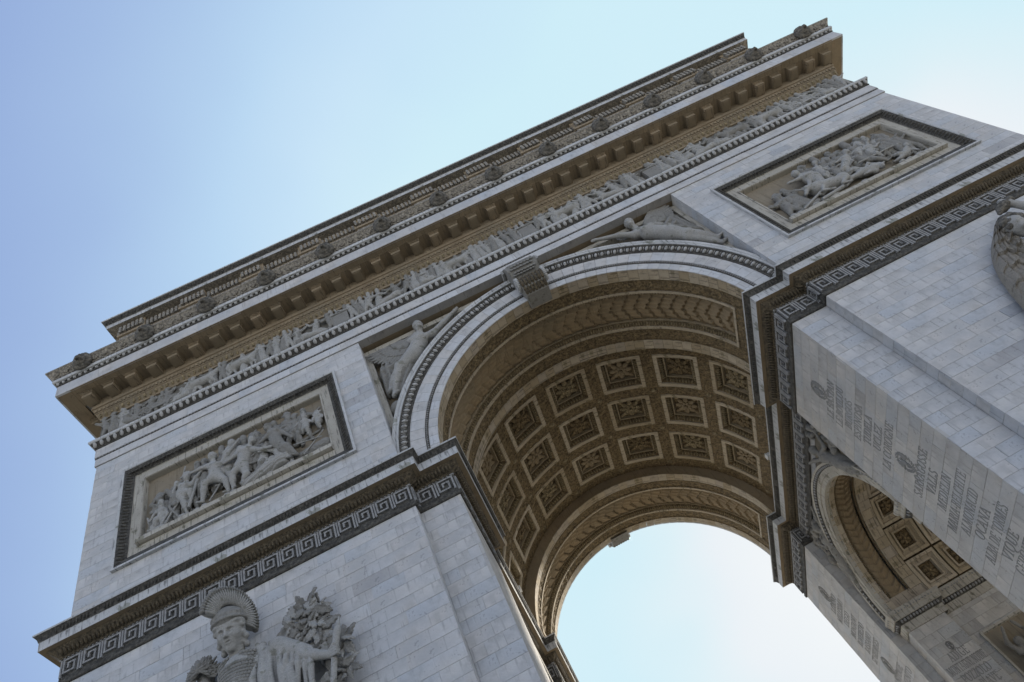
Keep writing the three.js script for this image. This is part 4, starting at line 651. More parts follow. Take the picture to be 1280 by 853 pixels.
const FIG = {"L":[[[-16.61,28.0],[-16.79,27.54],[-17.14,27.56],[-17.4,27.51],[-16.27,27.25],[-15.91,27.72],[-15.42,28.18],[-16.51,26.69],[-16.97,26.46],[-17.15,25.56],[-16.06,26.12],[-16.0,25.46]],[[-14.7,27.77],[-15.33,27.71],[-15.56,27.29],[-15.97,27.13],[-14.74,27.24],[-14.33,26.9],[-13.98,26.78],[-15.32,26.67],[-15.73,26.19],[-15.77,25.42],[-15.13,25.85],[-15.41,25.55]],[[-13.97,28.13],[-13.88,27.76],[-14.07,27.53],[-14.27,27.38],[-13.56,27.71],[-13.28,27.32],[-13.0,26.81],[-13.68,26.99],[-13.27,26.33],[-12.9,25.64],[-13.5,26.39],[-13.15,25.65]],[[-13.74,26.87],[-13.93,26.68],[-14.18,26.79],[-14.44,26.84],[-13.56,26.49],[-13.41,26.16],[-13.31,25.75],[-13.67,26.08],[-13.34,25.91],[-13.17,25.48],[-13.85,25.99],[-13.64,25.71]],[[-17.84,27.52],[-18.1,27.22],[-18.31,27.51],[-18.4,27.0],[-17.69,27.01],[-17.43,27.27],[-17.17,27.46],[-18.14,26.68],[-17.66,26.56],[-17.68,26.01],[-17.98,26.08],[-17.87,25.4]],[[-18.35,26.18],[-18.56,26.64],[-18.6,26.18],[-18.18,25.33],[-18.15,26.36],[-17.75,25.88],[-17.55,26.44],[-18.47,26.93],[-18.73,27.25],[-18.94,27.25],[-18.16,26.86],[-17.85,26.51]],[[-18.96,26.47],[-19.16,26.39],[-19.29,26.14],[-19.4,25.88],[-18.78,26.21],[-18.67,25.86],[-18.85,25.45],[-18.96,25.93],[-19.2,25.75],[-19.25,25.33],[-18.89,25.42],[-18.98,25.22]],[[-19.24,25.83],[-19.41,25.78],[-19.52,25.91],[-19.58,26.15],[-19.11,25.51],[-19.01,25.58],[-18.92,25.78],[-19.29,25.37],[-19.49,25.44],[-19.59,25.44],[-19.15,25.31],[-19.0,25.24]],[[-14.43,26.32],[-14.59,26.61],[-14.84,26.52],[-15.14,26.56],[-14.26,26.28],[-14.02,26.2],[-13.8,25.96],[-14.71,25.82],[-15.13,25.78],[-15.48,25.77],[-14.44,25.47],[-13.96,25.55]],[[-14.21,27.44],[-14.4,27.48],[-14.57,27.7],[-14.76,27.65],[-14.04,27.22],[-13.98,26.9],[-13.92,26.58],[-14.39,26.74],[-14.54,26.41],[-14.63,26.03],[-14.25,26.2],[-14.23,25.76]],[[-15.78,28.48],[-15.97,28.25],[-16.11,27.88],[-16.19,27.57],[-15.68,27.94],[-15.64,27.45],[-15.89,27.36],[-16.07,27.49],[-16.33,26.88],[-16.41,26.25],[-15.98,26.63],[-15.94,25.93]],[[-12.74,28.19],[-12.91,28.0],[-13.08,27.89],[-13.23,27.86],[-12.58,27.83],[-12.51,27.62],[-12.47,27.52],[-12.82,27.55],[-12.9,27.31],[-12.91,27.17],[-12.76,27.2],[-12.78,27.07]],[[-12.32,27.91],[-12.54,27.8],[-12.66,27.66],[-12.72,27.55],[-12.16,27.6],[-12.04,27.43],[-11.98,27.31],[-12.35,27.35],[-12.28,27.08],[-12.28,26.77],[-12.46,27.21],[-12.54,27.04]],[[-11.71,27.64],[-11.86,27.6],[-11.93,27.5],[-11.95,27.36],[-11.57,27.54],[-11.52,27.42],[-11.51,27.33],[-11.73,27.34],[-11.75,27.05],[-11.73,26.82],[-11.78,27.15],[-11.81,26.95]]],"R":[[[13.97,28.02],[14.19,27.66],[13.74,27.54],[13.29,27.53],[14.14,27.26],[13.81,26.77],[13.39,26.55],[14.44,27.19],[14.28,26.49],[13.77,26.38],[14.21,26.13],[13.68,25.77]],[[15.21,28.13],[14.89,27.82],[14.94,27.59],[15.15,27.4],[15.13,27.67],[15.15,27.33],[15.29,27.07],[14.88,27.36],[14.93,26.99],[14.97,26.62],[14.77,26.88],[14.82,26.51]],[[15.55,27.38],[15.27,27.19],[15.0,27.07],[15.01,26.74],[15.54,27.01],[15.46,26.64],[15.48,26.31],[15.28,26.71],[15.2,26.2],[15.07,25.78],[15.31,26.53],[15.48,26.31]],[[16.88,27.94],[16.49,27.71],[16.21,27.58],[15.93,27.47],[16.64,27.52],[16.49,27.21],[16.48,27.06],[16.18,27.13],[15.77,26.86],[15.46,26.64],[15.91,26.68],[15.69,26.35]],[[16.96,25.68],[16.91,26.1],[16.74,26.33],[16.25,25.96],[16.61,25.65],[16.35,25.71],[16.05,25.67],[16.23,25.99],[16.01,26.41],[15.64,26.47],[15.48,25.98],[14.96,25.69]],[[17.04,27.42],[16.73,27.23],[16.44,27.02],[16.15,26.81],[16.94,27.1],[17.03,26.83],[17.18,26.63],[16.92,26.83],[17.27,26.37],[17.64,26.01],[17.39,26.5],[17.79,26.11]],[[18.24,28.06],[17.84,27.73],[17.54,27.52],[17.5,27.1],[17.99,27.53],[18.05,27.29],[18.31,27.39],[17.59,27.14],[17.63,26.77],[17.77,26.44],[17.79,27.18],[18.05,26.98]],[[17.84,28.14],[17.49,27.9],[17.22,27.79],[16.96,27.68],[17.68,27.8],[17.94,27.91],[18.18,28.24],[17.31,27.51],[16.84,27.23],[16.45,26.85],[16.99,27.03],[16.76,26.59]],[[17.01,28.0],[16.74,27.82],[16.48,27.71],[16.46,27.88],[16.93,27.72],[17.19,27.83],[17.46,27.94],[16.51,27.36],[16.1,27.01],[15.7,26.67],[16.29,26.92],[15.96,26.48]],[[15.45,27.28],[15.23,27.14],[15.03,27.1],[14.87,27.03],[15.5,27.07],[15.4,26.77],[15.36,26.4],[15.18,26.76],[15.17,26.37],[15.24,26.14],[15.0,26.3],[15.02,26.01]],[[19.07,26.42],[18.77,26.29],[18.74,26.48],[18.82,26.69],[19.0,26.12],[19.03,25.93],[19.06,25.74],[18.66,25.99],[18.28,26.05],[18.09,26.31],[18.14,25.79],[17.85,25.88]],[[18.74,27.61],[18.49,27.47],[18.21,27.22],[18.16,26.98],[18.68,27.37],[18.71,27.16],[19.0,27.23],[18.33,27.05],[18.13,26.71],[17.89,26.57],[18.33,26.75],[18.27,26.51]]],"V":[[[-5.9,30.93],[-6.58,30.29],[-6.19,30.39],[-5.97,29.99],[-5.5,30.09],[-4.78,30.43],[-3.93,31.03],[-6.7,29.07],[-7.54,28.56],[-8.25,26.9],[-7.89,28.08],[-8.38,27.48]],[[6.17,31.06],[6.04,30.23],[5.3,30.6],[4.19,31.04],[6.62,30.25],[7.15,30.15],[7.57,29.75],[7.3,28.99],[7.86,28.09],[8.75,26.94],[7.69,27.97],[8.73,26.58]]]};

// ---------------------------------------------------------------- sculpture: smooth-joined bones, meshed with surface nets
const hash3 = (x, y, z) => { const s = Math.sin(x * 127.1 + y * 311.7 + z * 74.7) * 43758.5453; return s - Math.floor(s); };
function vnoise(x, y, z) { const a = Math.floor(x), b = Math.floor(y), c = Math.floor(z); let u = x - a, v = y - b, w = z - c; u = u * u * (3 - 2 * u); v = v * v * (3 - 2 * v); w = w * w * (3 - 2 * w); const L = (p, q, t) => p + (q - p) * t; return L(L(L(hash3(a, b, c), hash3(a + 1, b, c), u), L(hash3(a, b + 1, c), hash3(a + 1, b + 1, c), u), v), L(L(hash3(a, b, c + 1), hash3(a + 1, b, c + 1), u), L(hash3(a, b + 1, c + 1), hash3(a + 1, b + 1, c + 1), u), v), w); }
class Clay {
  constructor() { this.q = []; }
  // tapered limb; fold = [amplitude, folds per metre, heading] gives drapery
  limb(a, b, ra, rb, k = 0.06, fold) { this.q.push({ t: 0, a, b, ra, rb: rb ?? ra, k, fold }); return this; }
  ball(c, r, k = 0.05, rot, fold) { this.q.push({ t: 1, a: c, r: Array.isArray(r) ? r : [r, r, r], k, rot, fold }); return this; }
  cut(c, r, k = 0.03) { this.q.push({ t: 2, a: c, r: Array.isArray(r) ? r : [r, r, r], k }); return this; }
  mesh(cell, minZ = -99, rough = 0) {
    let lo = [1e9, 1e9, 1e9], hi = [-1e9, -1e9, -1e9];
    for (const p of this.q) { if (p.t === 2) continue; const R = p.t ? Math.max(...p.r) : Math.max(p.ra, p.rb); for (const c of p.t ? [p.a] : [p.a, p.b]) for (let i = 0; i < 3; i++) { lo[i] = Math.min(lo[i], c[i] - R - 0.1 - 2 * cell); hi[i] = Math.max(hi[i], c[i] + R + 0.1 + 2 * cell); } }
    lo[2] = Math.max(lo[2], minZ - 2 * cell);
    const n = [0, 1, 2].map(i => Math.ceil((hi[i] - lo[i]) / cell) + 1), F = new Float32Array(n[0] * n[1] * n[2]).fill(1), sx = n[0], sxy = n[0] * n[1];
    for (const p of this.q) {
      const R = (p.t ? Math.max(...p.r) : Math.max(p.ra, p.rb)) + p.k + 2.5 * cell + (p.fold ? p.fold[0] : 0), pts = p.t ? [p.a] : [p.a, p.b], i0 = [], i1 = [];
      for (let i = 0; i < 3; i++) { i0[i] = Math.max(0, Math.floor((Math.min(...pts.map(c => c[i])) - R - lo[i]) / cell)); i1[i] = Math.min(n[i] - 1, Math.ceil((Math.max(...pts.map(c => c[i])) + R - lo[i]) / cell)); }
      let ba, bb; if (!p.t) { ba = [p.b[0] - p.a[0], p.b[1] - p.a[1], p.b[2] - p.a[2]]; bb = ba[0] ** 2 + ba[1] ** 2 + ba[2] ** 2 || 1e-6; }
      const cr = p.rot ? Math.cos(p.rot) : 1, sr = p.rot ? Math.sin(p.rot) : 0;
      for (let z = i0[2]; z <= i1[2]; z++) for (let y = i0[1]; y <= i1[1]; y++) for (let x = i0[0]; x <= i1[0]; x++) {
        const X = lo[0] + x * cell, Y = lo[1] + y * cell, Z = lo[2] + z * cell, u = X - p.a[0], v = Y - p.a[1], w = Z - p.a[2]; let d;
        if (!p.t) { const h = clamp((u * ba[0] + v * ba[1] + w * ba[2]) / bb, 0, 1), e = u - ba[0] * h, f = v - ba[1] * h, g = w - ba[2] * h; d = Math.sqrt(e * e + f * f + g * g) - (p.ra + (p.rb - p.ra) * h); }
        else { const a = (u * cr + v * sr) / p.r[0], b = (-u * sr + v * cr) / p.r[1], c = w / p.r[2], k0 = Math.sqrt(a * a + b * b + c * c), k1 = Math.sqrt((a / p.r[0]) ** 2 + (b / p.r[1]) ** 2 + (c / p.r[2]) ** 2) || 1e-6; d = k0 * (k0 - 1) / k1; if (k0 < 0.05) d = -Math.min(...p.r); }
        if (p.fold) { const [am, fq, hd] = p.fold, s = (Math.cos(hd) * X + Math.sin(hd) * Y) + 0.35 * (vnoise(X * fq * 0.5, Y * fq * 0.5, Z * fq * 0.3) - 0.5) / fq * 2; d -= am * (Math.abs(Math.sin(PI * fq * s)) - 0.55); }
        const o = z * sxy + y * sx + x, f0 = F[o];
        if (p.t === 2) { const h = Math.max(p.k - Math.abs(f0 + d), 0) / p.k; F[o] = Math.max(f0, -d) + h * h * p.k / 4; }
        else { const h = Math.max(p.k - Math.abs(f0 - d), 0) / p.k; F[o] = Math.min(f0, d) - h * h * p.k / 4; }
      }
    }
    if (rough) for (let z = 0; z < n[2]; z++) for (let y = 0; y < n[1]; y++) for (let x = 0; x < n[0]; x++) { const o = z * sxy + y * sx + x; if (Math.abs(F[o]) < 0.15) F[o] += rough * (vnoise((lo[0] + x * cell) * 9, (lo[1] + y * cell) * 9, (lo[2] + z * cell) * 9) - 0.5); }
    const id = new Int32Array(F.length).fill(-1), P = [], I = [];
    for (let z = 0; z < n[2] - 1; z++) for (let y = 0; y < n[1] - 1; y++) for (let x = 0; x < n[0] - 1; x++) {
      const o = z * sxy + y * sx + x; let m = 0; const g = [F[o], F[o + 1], F[o + sx], F[o + sx + 1], F[o + sxy], F[o + sxy + 1], F[o + sxy + sx], F[o + sxy + sx + 1]];
      for (let i = 0; i < 8; i++) if (g[i] < 0) m |= 1 << i; if (m === 0 || m === 255) continue;
      let cx = 0, cy = 0, cz = 0, c = 0;
      for (let i = 0; i < 8; i++) for (const b of [1, 2, 4]) { const j = i ^ b; if (j < i || (g[i] < 0) === (g[j] < 0)) continue; const t = g[i] / (g[i] - g[j]); cx += (i & 1) + (b === 1 ? t : 0); cy += (i >> 1 & 1) + (b === 2 ? t : 0); cz += (i >> 2 & 1) + (b === 4 ? t : 0); c++; }
      id[o] = P.length / 3; P.push(lo[0] + (x + cx / c) * cell, lo[1] + (y + cy / c) * cell, lo[2] + (z + cz / c) * cell);
    }
    for (let z = 1; z < n[2] - 1; z++) for (let y = 1; y < n[1] - 1; y++) for (let x = 1; x < n[0] - 1; x++) {
      const o = z * sxy + y * sx + x, a = F[o] < 0;
      for (const [st, d1, d2] of [[1, sx, sxy], [sx, sxy, 1], [sxy, 1, sx]]) { if (a === (F[o + st] < 0)) continue; const q = [id[o], id[o - d1], id[o - d1 - d2], id[o - d2]]; if (q.some(v => v < 0)) continue; if (a) I.push(q[0], q[1], q[2], q[0], q[2], q[3]); else I.push(q[0], q[2], q[1], q[0], q[3], q[2]); }
    }
    if (this.one) {                                  // keep the largest connected piece
      const par = new Int32Array(P.length / 3).map((_, i) => i), find = i => { while (par[i] !== i) i = par[i] = par[par[i]]; return i; }, cnt = new Map();
      for (let i = 0; i < I.length; i += 3) { const a = find(I[i]), b = find(I[i + 1]); par[b] = a; const c = find(I[i + 2]); par[c] = find(a); }
      for (let i = 0; i < I.length; i += 3) { const r = find(I[i]); cnt.set(r, (cnt.get(r) || 0) + 1); }
      const best = [...cnt].sort((a, b) => b[1] - a[1])[0]?.[0], J = []; for (let i = 0; i < I.length; i += 3) if (find(I[i]) === best) J.push(I[i], I[i + 1], I[i + 2]);
      const map = new Map(), P2 = []; for (let i = 0; i < J.length; i++) { let k = map.get(J[i]); if (k === undefined) { k = P2.length / 3; map.set(J[i], k); P2.push(P[J[i] * 3], P[J[i] * 3 + 1], P[J[i] * 3 + 2]); } J[i] = k; }
      P.length = 0; for (const v of P2) P.push(v); I.length = 0; for (const v of J) I.push(v);
    }
    const geo = new THREE.BufferGeometry(), pa = new Float32Array(P), uv = new Float32Array(P.length / 3 * 2);
    for (let i = 0; i < P.length / 3; i++) { uv[i * 2] = P[i * 3] + 0.3 * P[i * 3 + 2]; uv[i * 2 + 1] = P[i * 3 + 1] + 0.4 * P[i * 3 + 2]; }
    geo.setAttribute('position', new THREE.BufferAttribute(pa, 3)); geo.setAttribute('uv', new THREE.BufferAttribute(uv, 2)); geo.setIndex(I); geo.computeVertexNormals(); return geo;
  }
}
// body from 12 joints: head, shoulder/elbow/hand x2, pelvis, knee/foot x2; each [x, y, z]; H = standing height
function body(j, H, o = {}) {
  const c = new Clay(); c.one = true; const [hd, s1, e1, w1, s2, e2, w2, pv, k1, f1, k2, f2] = j, mid = (a, b, t = 0.5) => [0, 1, 2].map(i => a[i] + (b[i] - a[i]) * t), sm = mid(s1, s2), K = 0.035 * H, cl = o.cloth ?? 0;
  const f = (am, fq, a = 0.4) => cl ? [am * H, fq / H, a] : null;
  c.ball([hd[0], hd[1], hd[2]], [0.050 * H, 0.068 * H, 0.058 * H], K * 0.5, o.tilt);
  const nose = o.face ?? 0; c.ball([hd[0] + nose * 0.045 * H, hd[1] - 0.012 * H, hd[2] + 0.045 * H], 0.017 * H, 0.012 * H);
  c.ball([hd[0] + nose * 0.02 * H, hd[1] - 0.052 * H, hd[2] + 0.032 * H], [0.024 * H, 0.02 * H, 0.02 * H], 0.012 * H);
  if (o.hair !== 0) c.ball([hd[0] - nose * 0.012 * H, hd[1] + 0.022 * H, hd[2] - 0.01 * H], [0.060 * H, 0.062 * H, 0.062 * H], 0.01 * H, 0, [0.012 * H, 26 / H, 1.1]);
  if (o.hat === 1) { c.limb([hd[0] - 0.1 * H, hd[1] + 0.05 * H, hd[2]], [hd[0] + 0.1 * H, hd[1] + 0.05 * H, hd[2] + 0.02 * H], 0.02 * H, 0.02 * H, 0.03 * H); c.ball([hd[0], hd[1] + 0.09 * H, hd[2]], [0.07 * H, 0.05 * H, 0.045 * H], 0.02 * H); }
  if (o.hat === 2) c.limb([hd[0], hd[1] + 0.05 * H, hd[2]], [hd[0], hd[1] + 0.13 * H, hd[2]], 0.055 * H, 0.062 * H, 0.01 * H);
  c.limb(hd, sm, 0.030 * H, 0.040 * H, K); c.limb(pv, mid(pv, k1, 0.3), 0.07 * H, 0.07 * H, K); c.limb(pv, mid(pv, k2, 0.3), 0.07 * H, 0.07 * H, K);
  const ch = mid(sm, pv, 0.28), be = mid(sm, pv, 0.7);
  c.limb([ch[0], ch[1], ch[2]], [be[0], be[1], be[2]], 0.098 * H, 0.078 * H, K * 1.6, f(0.012, 9)); c.limb(s1, s2, 0.046 * H, 0.046 * H, K * 1.2); c.limb(be, pv, 0.080 * H, 0.082 * H, K * 1.4, f(0.012, 9));
  for (const q of [-1, 1]) c.ball([ch[0] + q * 0.045 * H, ch[1] + 0.015 * H, ch[2] + 0.07 * H], [0.046 * H, 0.034 * H, 0.03 * H], K * 0.6);
  for (const [a, b, d] of [[s1, e1, w1], [s2, e2, w2]]) { c.limb(a, b, 0.043 * H, 0.031 * H, K, cl > 1 ? f(0.01, 12, 1) : null); c.limb(b, d, 0.033 * H, 0.021 * H, K * 0.6); const L = Math.hypot(d[0] - b[0], d[1] - b[1], d[2] - b[2]) || 1, x = mid(b, d, 1 + 0.045 * H / L); c.limb(d, x, 0.024 * H, 0.02 * H, K * 0.4); }
  for (const [a, b] of [[k1, f1], [k2, f2]]) { const h = mid(pv, a, 0.12); c.limb(h, a, 0.074 * H, 0.046 * H, K, cl > 1 ? f(0.014, 10, 0.2) : null); c.limb(a, mid(a, b, 0.4), 0.047 * H, 0.043 * H, K * 0.7); c.limb(mid(a, b, 0.35), b, 0.043 * H, 0.025 * H, K * 0.6); c.limb(b, [b[0] + (o.toe ?? 0.06) * H, b[1] - 0.02 * H, b[2] + 0.05 * H], 0.026 * H, 0.018 * H, K * 0.5); }
  if (o.cloak) for (const [a, b, ra, rb] of o.cloak) c.limb(a, b, ra, rb, 0.03 * H, [0.06 * ra + 0.008 * H, o.fq ?? 11 / H, Math.atan2(b[1] - a[1], b[0] - a[0]) + PI / 2]);
  return c;
}
const pt3 = (q, z) => [q[0], q[1], z];
function pose12(q, z0, dz) { const D = dz ?? [0.26, 0.16, 0.24, 0.28, 0.14, 0.22, 0.26, 0.12, 0.26, 0.12, 0.18, 0.08]; return q.map((p, i) => pt3(p, z0 + D[i])); }

// battle reliefs: every figure a part
function relief(key, parent, z0) {
  FIG[key].forEach((q, i) => {
    const d = (a, b) => Math.hypot(q[a][0] - q[b][0], q[a][1] - q[b][1]), len = d(0, 7) + 0.5 * (d(7, 8) + d(8, 9) + d(7, 10) + d(10, 11)), H = clamp(len * 1.28, 2.0, 3.1), deep = i < 3 ? 0.16 : i < 7 ? 0.08 : -0.02;
    const c = body(pose12(q, z0 + deep), H, { cloth: (i * 7) % 3, hat: [0, 0, 0, 0, 1, 0, 2, 1, 0, 2, 0, 1, 2, 1][i % 14], face: i % 2 ? 0.5 : -0.5, toe: i % 2 ? 0.05 : -0.05 });
    put('figure', c.mesh(0.04, z0 - 0.1, 0.012), i % 3 === 2 ? M.sculptDark : M.sculpt, parent);
  });
}
function crowd(parent, x0, x1, yTop, n, z0) {           // lesser men packed behind the main ones
  for (let i = 0; i < n; i++) {
    const x = x0 + (x1 - x0) * (i + rr(0.2, 0.8)) / n, H = rr(2.1, 2.5), y = yTop(x) - H + rr(-0.25, 0.2), l = rr(-0.3, 0.3), f = rnd() < 0.5 ? -1 : 1, up = rnd() < 0.4;
    const J = [[x + l, y + 0.9 * H], [x + l * 0.8 - 0.22, y + 0.78 * H], [x + l - 0.4 * f, y + (up ? 0.86 : 0.66) * H], [x + l - 0.1 * f, y + (up ? 1.02 : 0.56) * H], [x + l * 0.8 + 0.22, y + 0.78 * H], [x + l + 0.42 * f, y + 0.68 * H], [x + l + 0.7 * f, y + 0.74 * H], [x, y + 0.5 * H], [x - 0.2 * f, y + 0.27 * H], [x - 0.35 * f, y + 0.02 * H], [x + 0.25 * f, y + 0.28 * H], [x + 0.3 * f, y + 0.02 * H]];
    put('figure', body(pose12(J, z0 - 0.08), H * 1.12, { cloth: 1 + i % 2, hat: i % 3, face: f * 0.5 }).mesh(0.045, z0 - 0.1, 0.012), M.sculptDark, parent);
  }
}
const stick = (parent, name, a, b, r, m = M.sculpt, n = 6) => { const v = new V3(b[0] - a[0], b[1] - a[1], b[2] - a[2]), L = v.length(), g = new THREE.CylinderGeometry(r, r, L, n); const o = put(name, g, m, parent); o.position.set((a[0] + b[0]) / 2, (a[1] + b[1]) / 2, (a[2] + b[2]) / 2); o.quaternion.setFromUnitVectors(new V3(0, 1, 0), v.normalize()); return o; };
const ZR = -0.30;
{
  const L = group('battle_relief', scene); tag(L, 'battle relief of lunging soldiers and a boat prow, framed above the helmeted figure', 'relief', 'framed battle reliefs');
  relief('L', L, ZR); crowd(L, -19.5, -12.4, x => 27.1 + 1.5 * s01(-19.5, -16.2, x), 19, ZR);
  stick(L, 'pike', [-18.35, 26.2, -0.1], [-18.05, 28.65, -0.2], 0.035); stick(L, 'musket', [-18.75, 25.25, 0.05], [-18.2, 26.3, 0.0], 0.05); stick(L, 'musket', [-17.75, 25.6, 0.0], [-17.35, 27.1, 0.0], 0.075); stick(L, 'sabre', [-16.9, 25.5, -0.1], [-16.2, 26.5, -0.1], 0.04); stick(L, 'musket', [-14.9, 26.9, 0.0], [-13.3, 27.9, -0.15], 0.03); stick(L, 'pike', [-13.6, 27.2, -0.2], [-12.2, 28.2, -0.25], 0.025); stick(L, 'oar', [-13.0, 26.3, 0], [-11.7, 26.0, 0.0], 0.03); stick(L, 'oar', [-12.6, 25.4, 0], [-11.6, 26.5, -0.1], 0.03);
  const sl = new THREE.Shape([[0, 0], [0.18, 0.75], [0.62, 0.12]].map(p => new THREE.Vector2(...p))); const sg = new THREE.ExtrudeGeometry(sl, { depth: 0.06, bevelEnabled: false }); const so = put('sail', sg, M.sculpt, L); so.position.set(-16.55, 27.35, -0.12);
  // drapery spread on the ground and the boat
  const dr = new Clay(); dr.limb([-15.2, 25.35, -0.05], [-13.6, 25.75, -0.1], 0.20, 0.34, 0.05, [0.06, 7, 1.9]).limb([-15.0, 25.4, 0.0], [-14.0, 26.1, -0.1], 0.10, 0.20, 0.05, [0.05, 8, 1.7]); put('drapery', dr.mesh(0.035, ZR - 0.1), M.sculpt, L);
  const bt = new Clay(); bt.limb([-13.0, 26.55, -0.3], [-11.65, 26.85, -0.3], 0.10, 0.05, 0.02).limb([-13.0, 25.7, -0.34], [-11.7, 25.7, -0.34], 0.20, 0.34, 0.04, [0.03, 6, 1.2]); put('boat_prow', bt.mesh(0.035, ZR - 0.1), M.sculptDark, L);
  const rk = new Clay(); for (let i = 0; i < 26; i++) rk.ball([-19.6 + i * 0.32, 25.18 + rr(0, 0.12), -0.25 + rr(0, 0.25)], [rr(0.14, 0.3), rr(0.08, 0.16), 0.14], 0.05); put('ground_rocks', rk.mesh(0.045, ZR - 0.1, 0.03), M.sculpt, L);
  const R = group('battle_relief', scene); tag(R, 'battle relief of fallen men and a collapsed horse, framed above the inscribed pier', 'relief', 'framed battle reliefs');
  relief('R', R, ZR); crowd(R, 11.9, 13.2, x => 27.4, 3, ZR); crowd(R, 14.6, 19.4, x => 28.6 - 0.9 * s01(18.4, 19.6, x), 15, ZR);
  const hs = new Clay(); hs.limb([13.9, 26.35, -0.05], [15.1, 26.1, -0.05], 0.36, 0.30, 0.1).ball([15.15, 26.15, 0], [0.34, 0.36, 0.3], 0.1).limb([13.95, 26.4, 0.05], [13.45, 26.55, 0.1], 0.26, 0.17, 0.1).limb([13.45, 26.55, 0.1], [13.1, 26.15, 0.14], 0.15, 0.08, 0.06).limb([13.4, 26.65, 0.1], [13.3, 26.85, 0.1], 0.05, 0.02, 0.02).limb([14.0, 26.1, 0.15], [13.75, 25.75, 0.2], 0.13, 0.07, 0.05).limb([13.75, 25.75, 0.2], [14.2, 25.5, 0.2], 0.07, 0.06, 0.04).limb([15.2, 25.95, 0.15], [14.7, 25.6, 0.2], 0.14, 0.08, 0.05).limb([14.7, 25.6, 0.2], [15.1, 25.45, 0.2], 0.07, 0.05, 0.04); put('fallen_horse', hs.mesh(0.04, ZR - 0.1, 0.012), M.sculpt, R);
  wing([13.15, 26.45], 150 * D2R, 1.5, 0.95, 9, -0.36, R, M.sculptDark, 'plume'); wing([12.9, 25.6], 165 * D2R, 1.3, 0.7, 7, -0.40, R, M.sculptDark, 'spray');
  stick(R, 'sword', [16.9, 27.0, 0], [17.6, 28.6, -0.1], 0.04); stick(R, 'musket', [17.9, 26.9, 0], [17.75, 28.2, 0.0], 0.075); stick(R, 'musket', [15.1, 27.2, 0], [16.9, 27.35, 0], 0.05); stick(R, 'musket', [12.3, 25.3, 0.05], [13.9, 25.95, 0.1], 0.07); stick(R, 'beam', [13.3, 25.28, 0.1], [14.6, 25.45, 0.12], 0.10); stick(R, 'musket', [16.4, 26.6, 0.1], [18.6, 26.75, 0], 0.05); stick(R, 'sabre', [12.95, 26.9, 0.1], [13.35, 26.45, 0.15], 0.045);
  const fl = new THREE.Shape([[0, 0], [0.75, 0.25], [0.85, 0.85], [0.12, 0.62]].map(p => new THREE.Vector2(...p))), fo = put('flag', new THREE.ExtrudeGeometry(fl, { depth: 0.10, bevelEnabled: true, bevelSize: 0.03, bevelThickness: 0.03, bevelSegments: 1 }), M.sculpt, R); fo.position.set(18.1, 27.3, -0.2);
  const wv = new Clay(); for (let i = 0; i < 10; i++) wv.limb([11.6 + i * 0.13, 25.35 + i * 0.09, -0.32], [12.6 + i * 0.1, 25.6 + i * 0.12, -0.30], 0.05, 0.11, 0.03, [0.03, 7, 0.9]); wv.limb([11.9, 25.35, -0.2], [13.2, 25.5, -0.1], 0.12, 0.18, 0.05, [0.03, 5, 1]); put('waves', wv.mesh(0.04, ZR - 0.1), M.sculptDark, R);
  const r2 = new Clay(); for (let i = 0; i < 26; i++) r2.ball([11.7 + i * 0.32, 25.18 + rr(0, 0.14), -0.25 + rr(0, 0.25)], [rr(0.14, 0.3), rr(0.08, 0.18), 0.14], 0.05); put('ground_rocks', r2.mesh(0.045, ZR - 0.1, 0.03), M.sculpt, R);
}

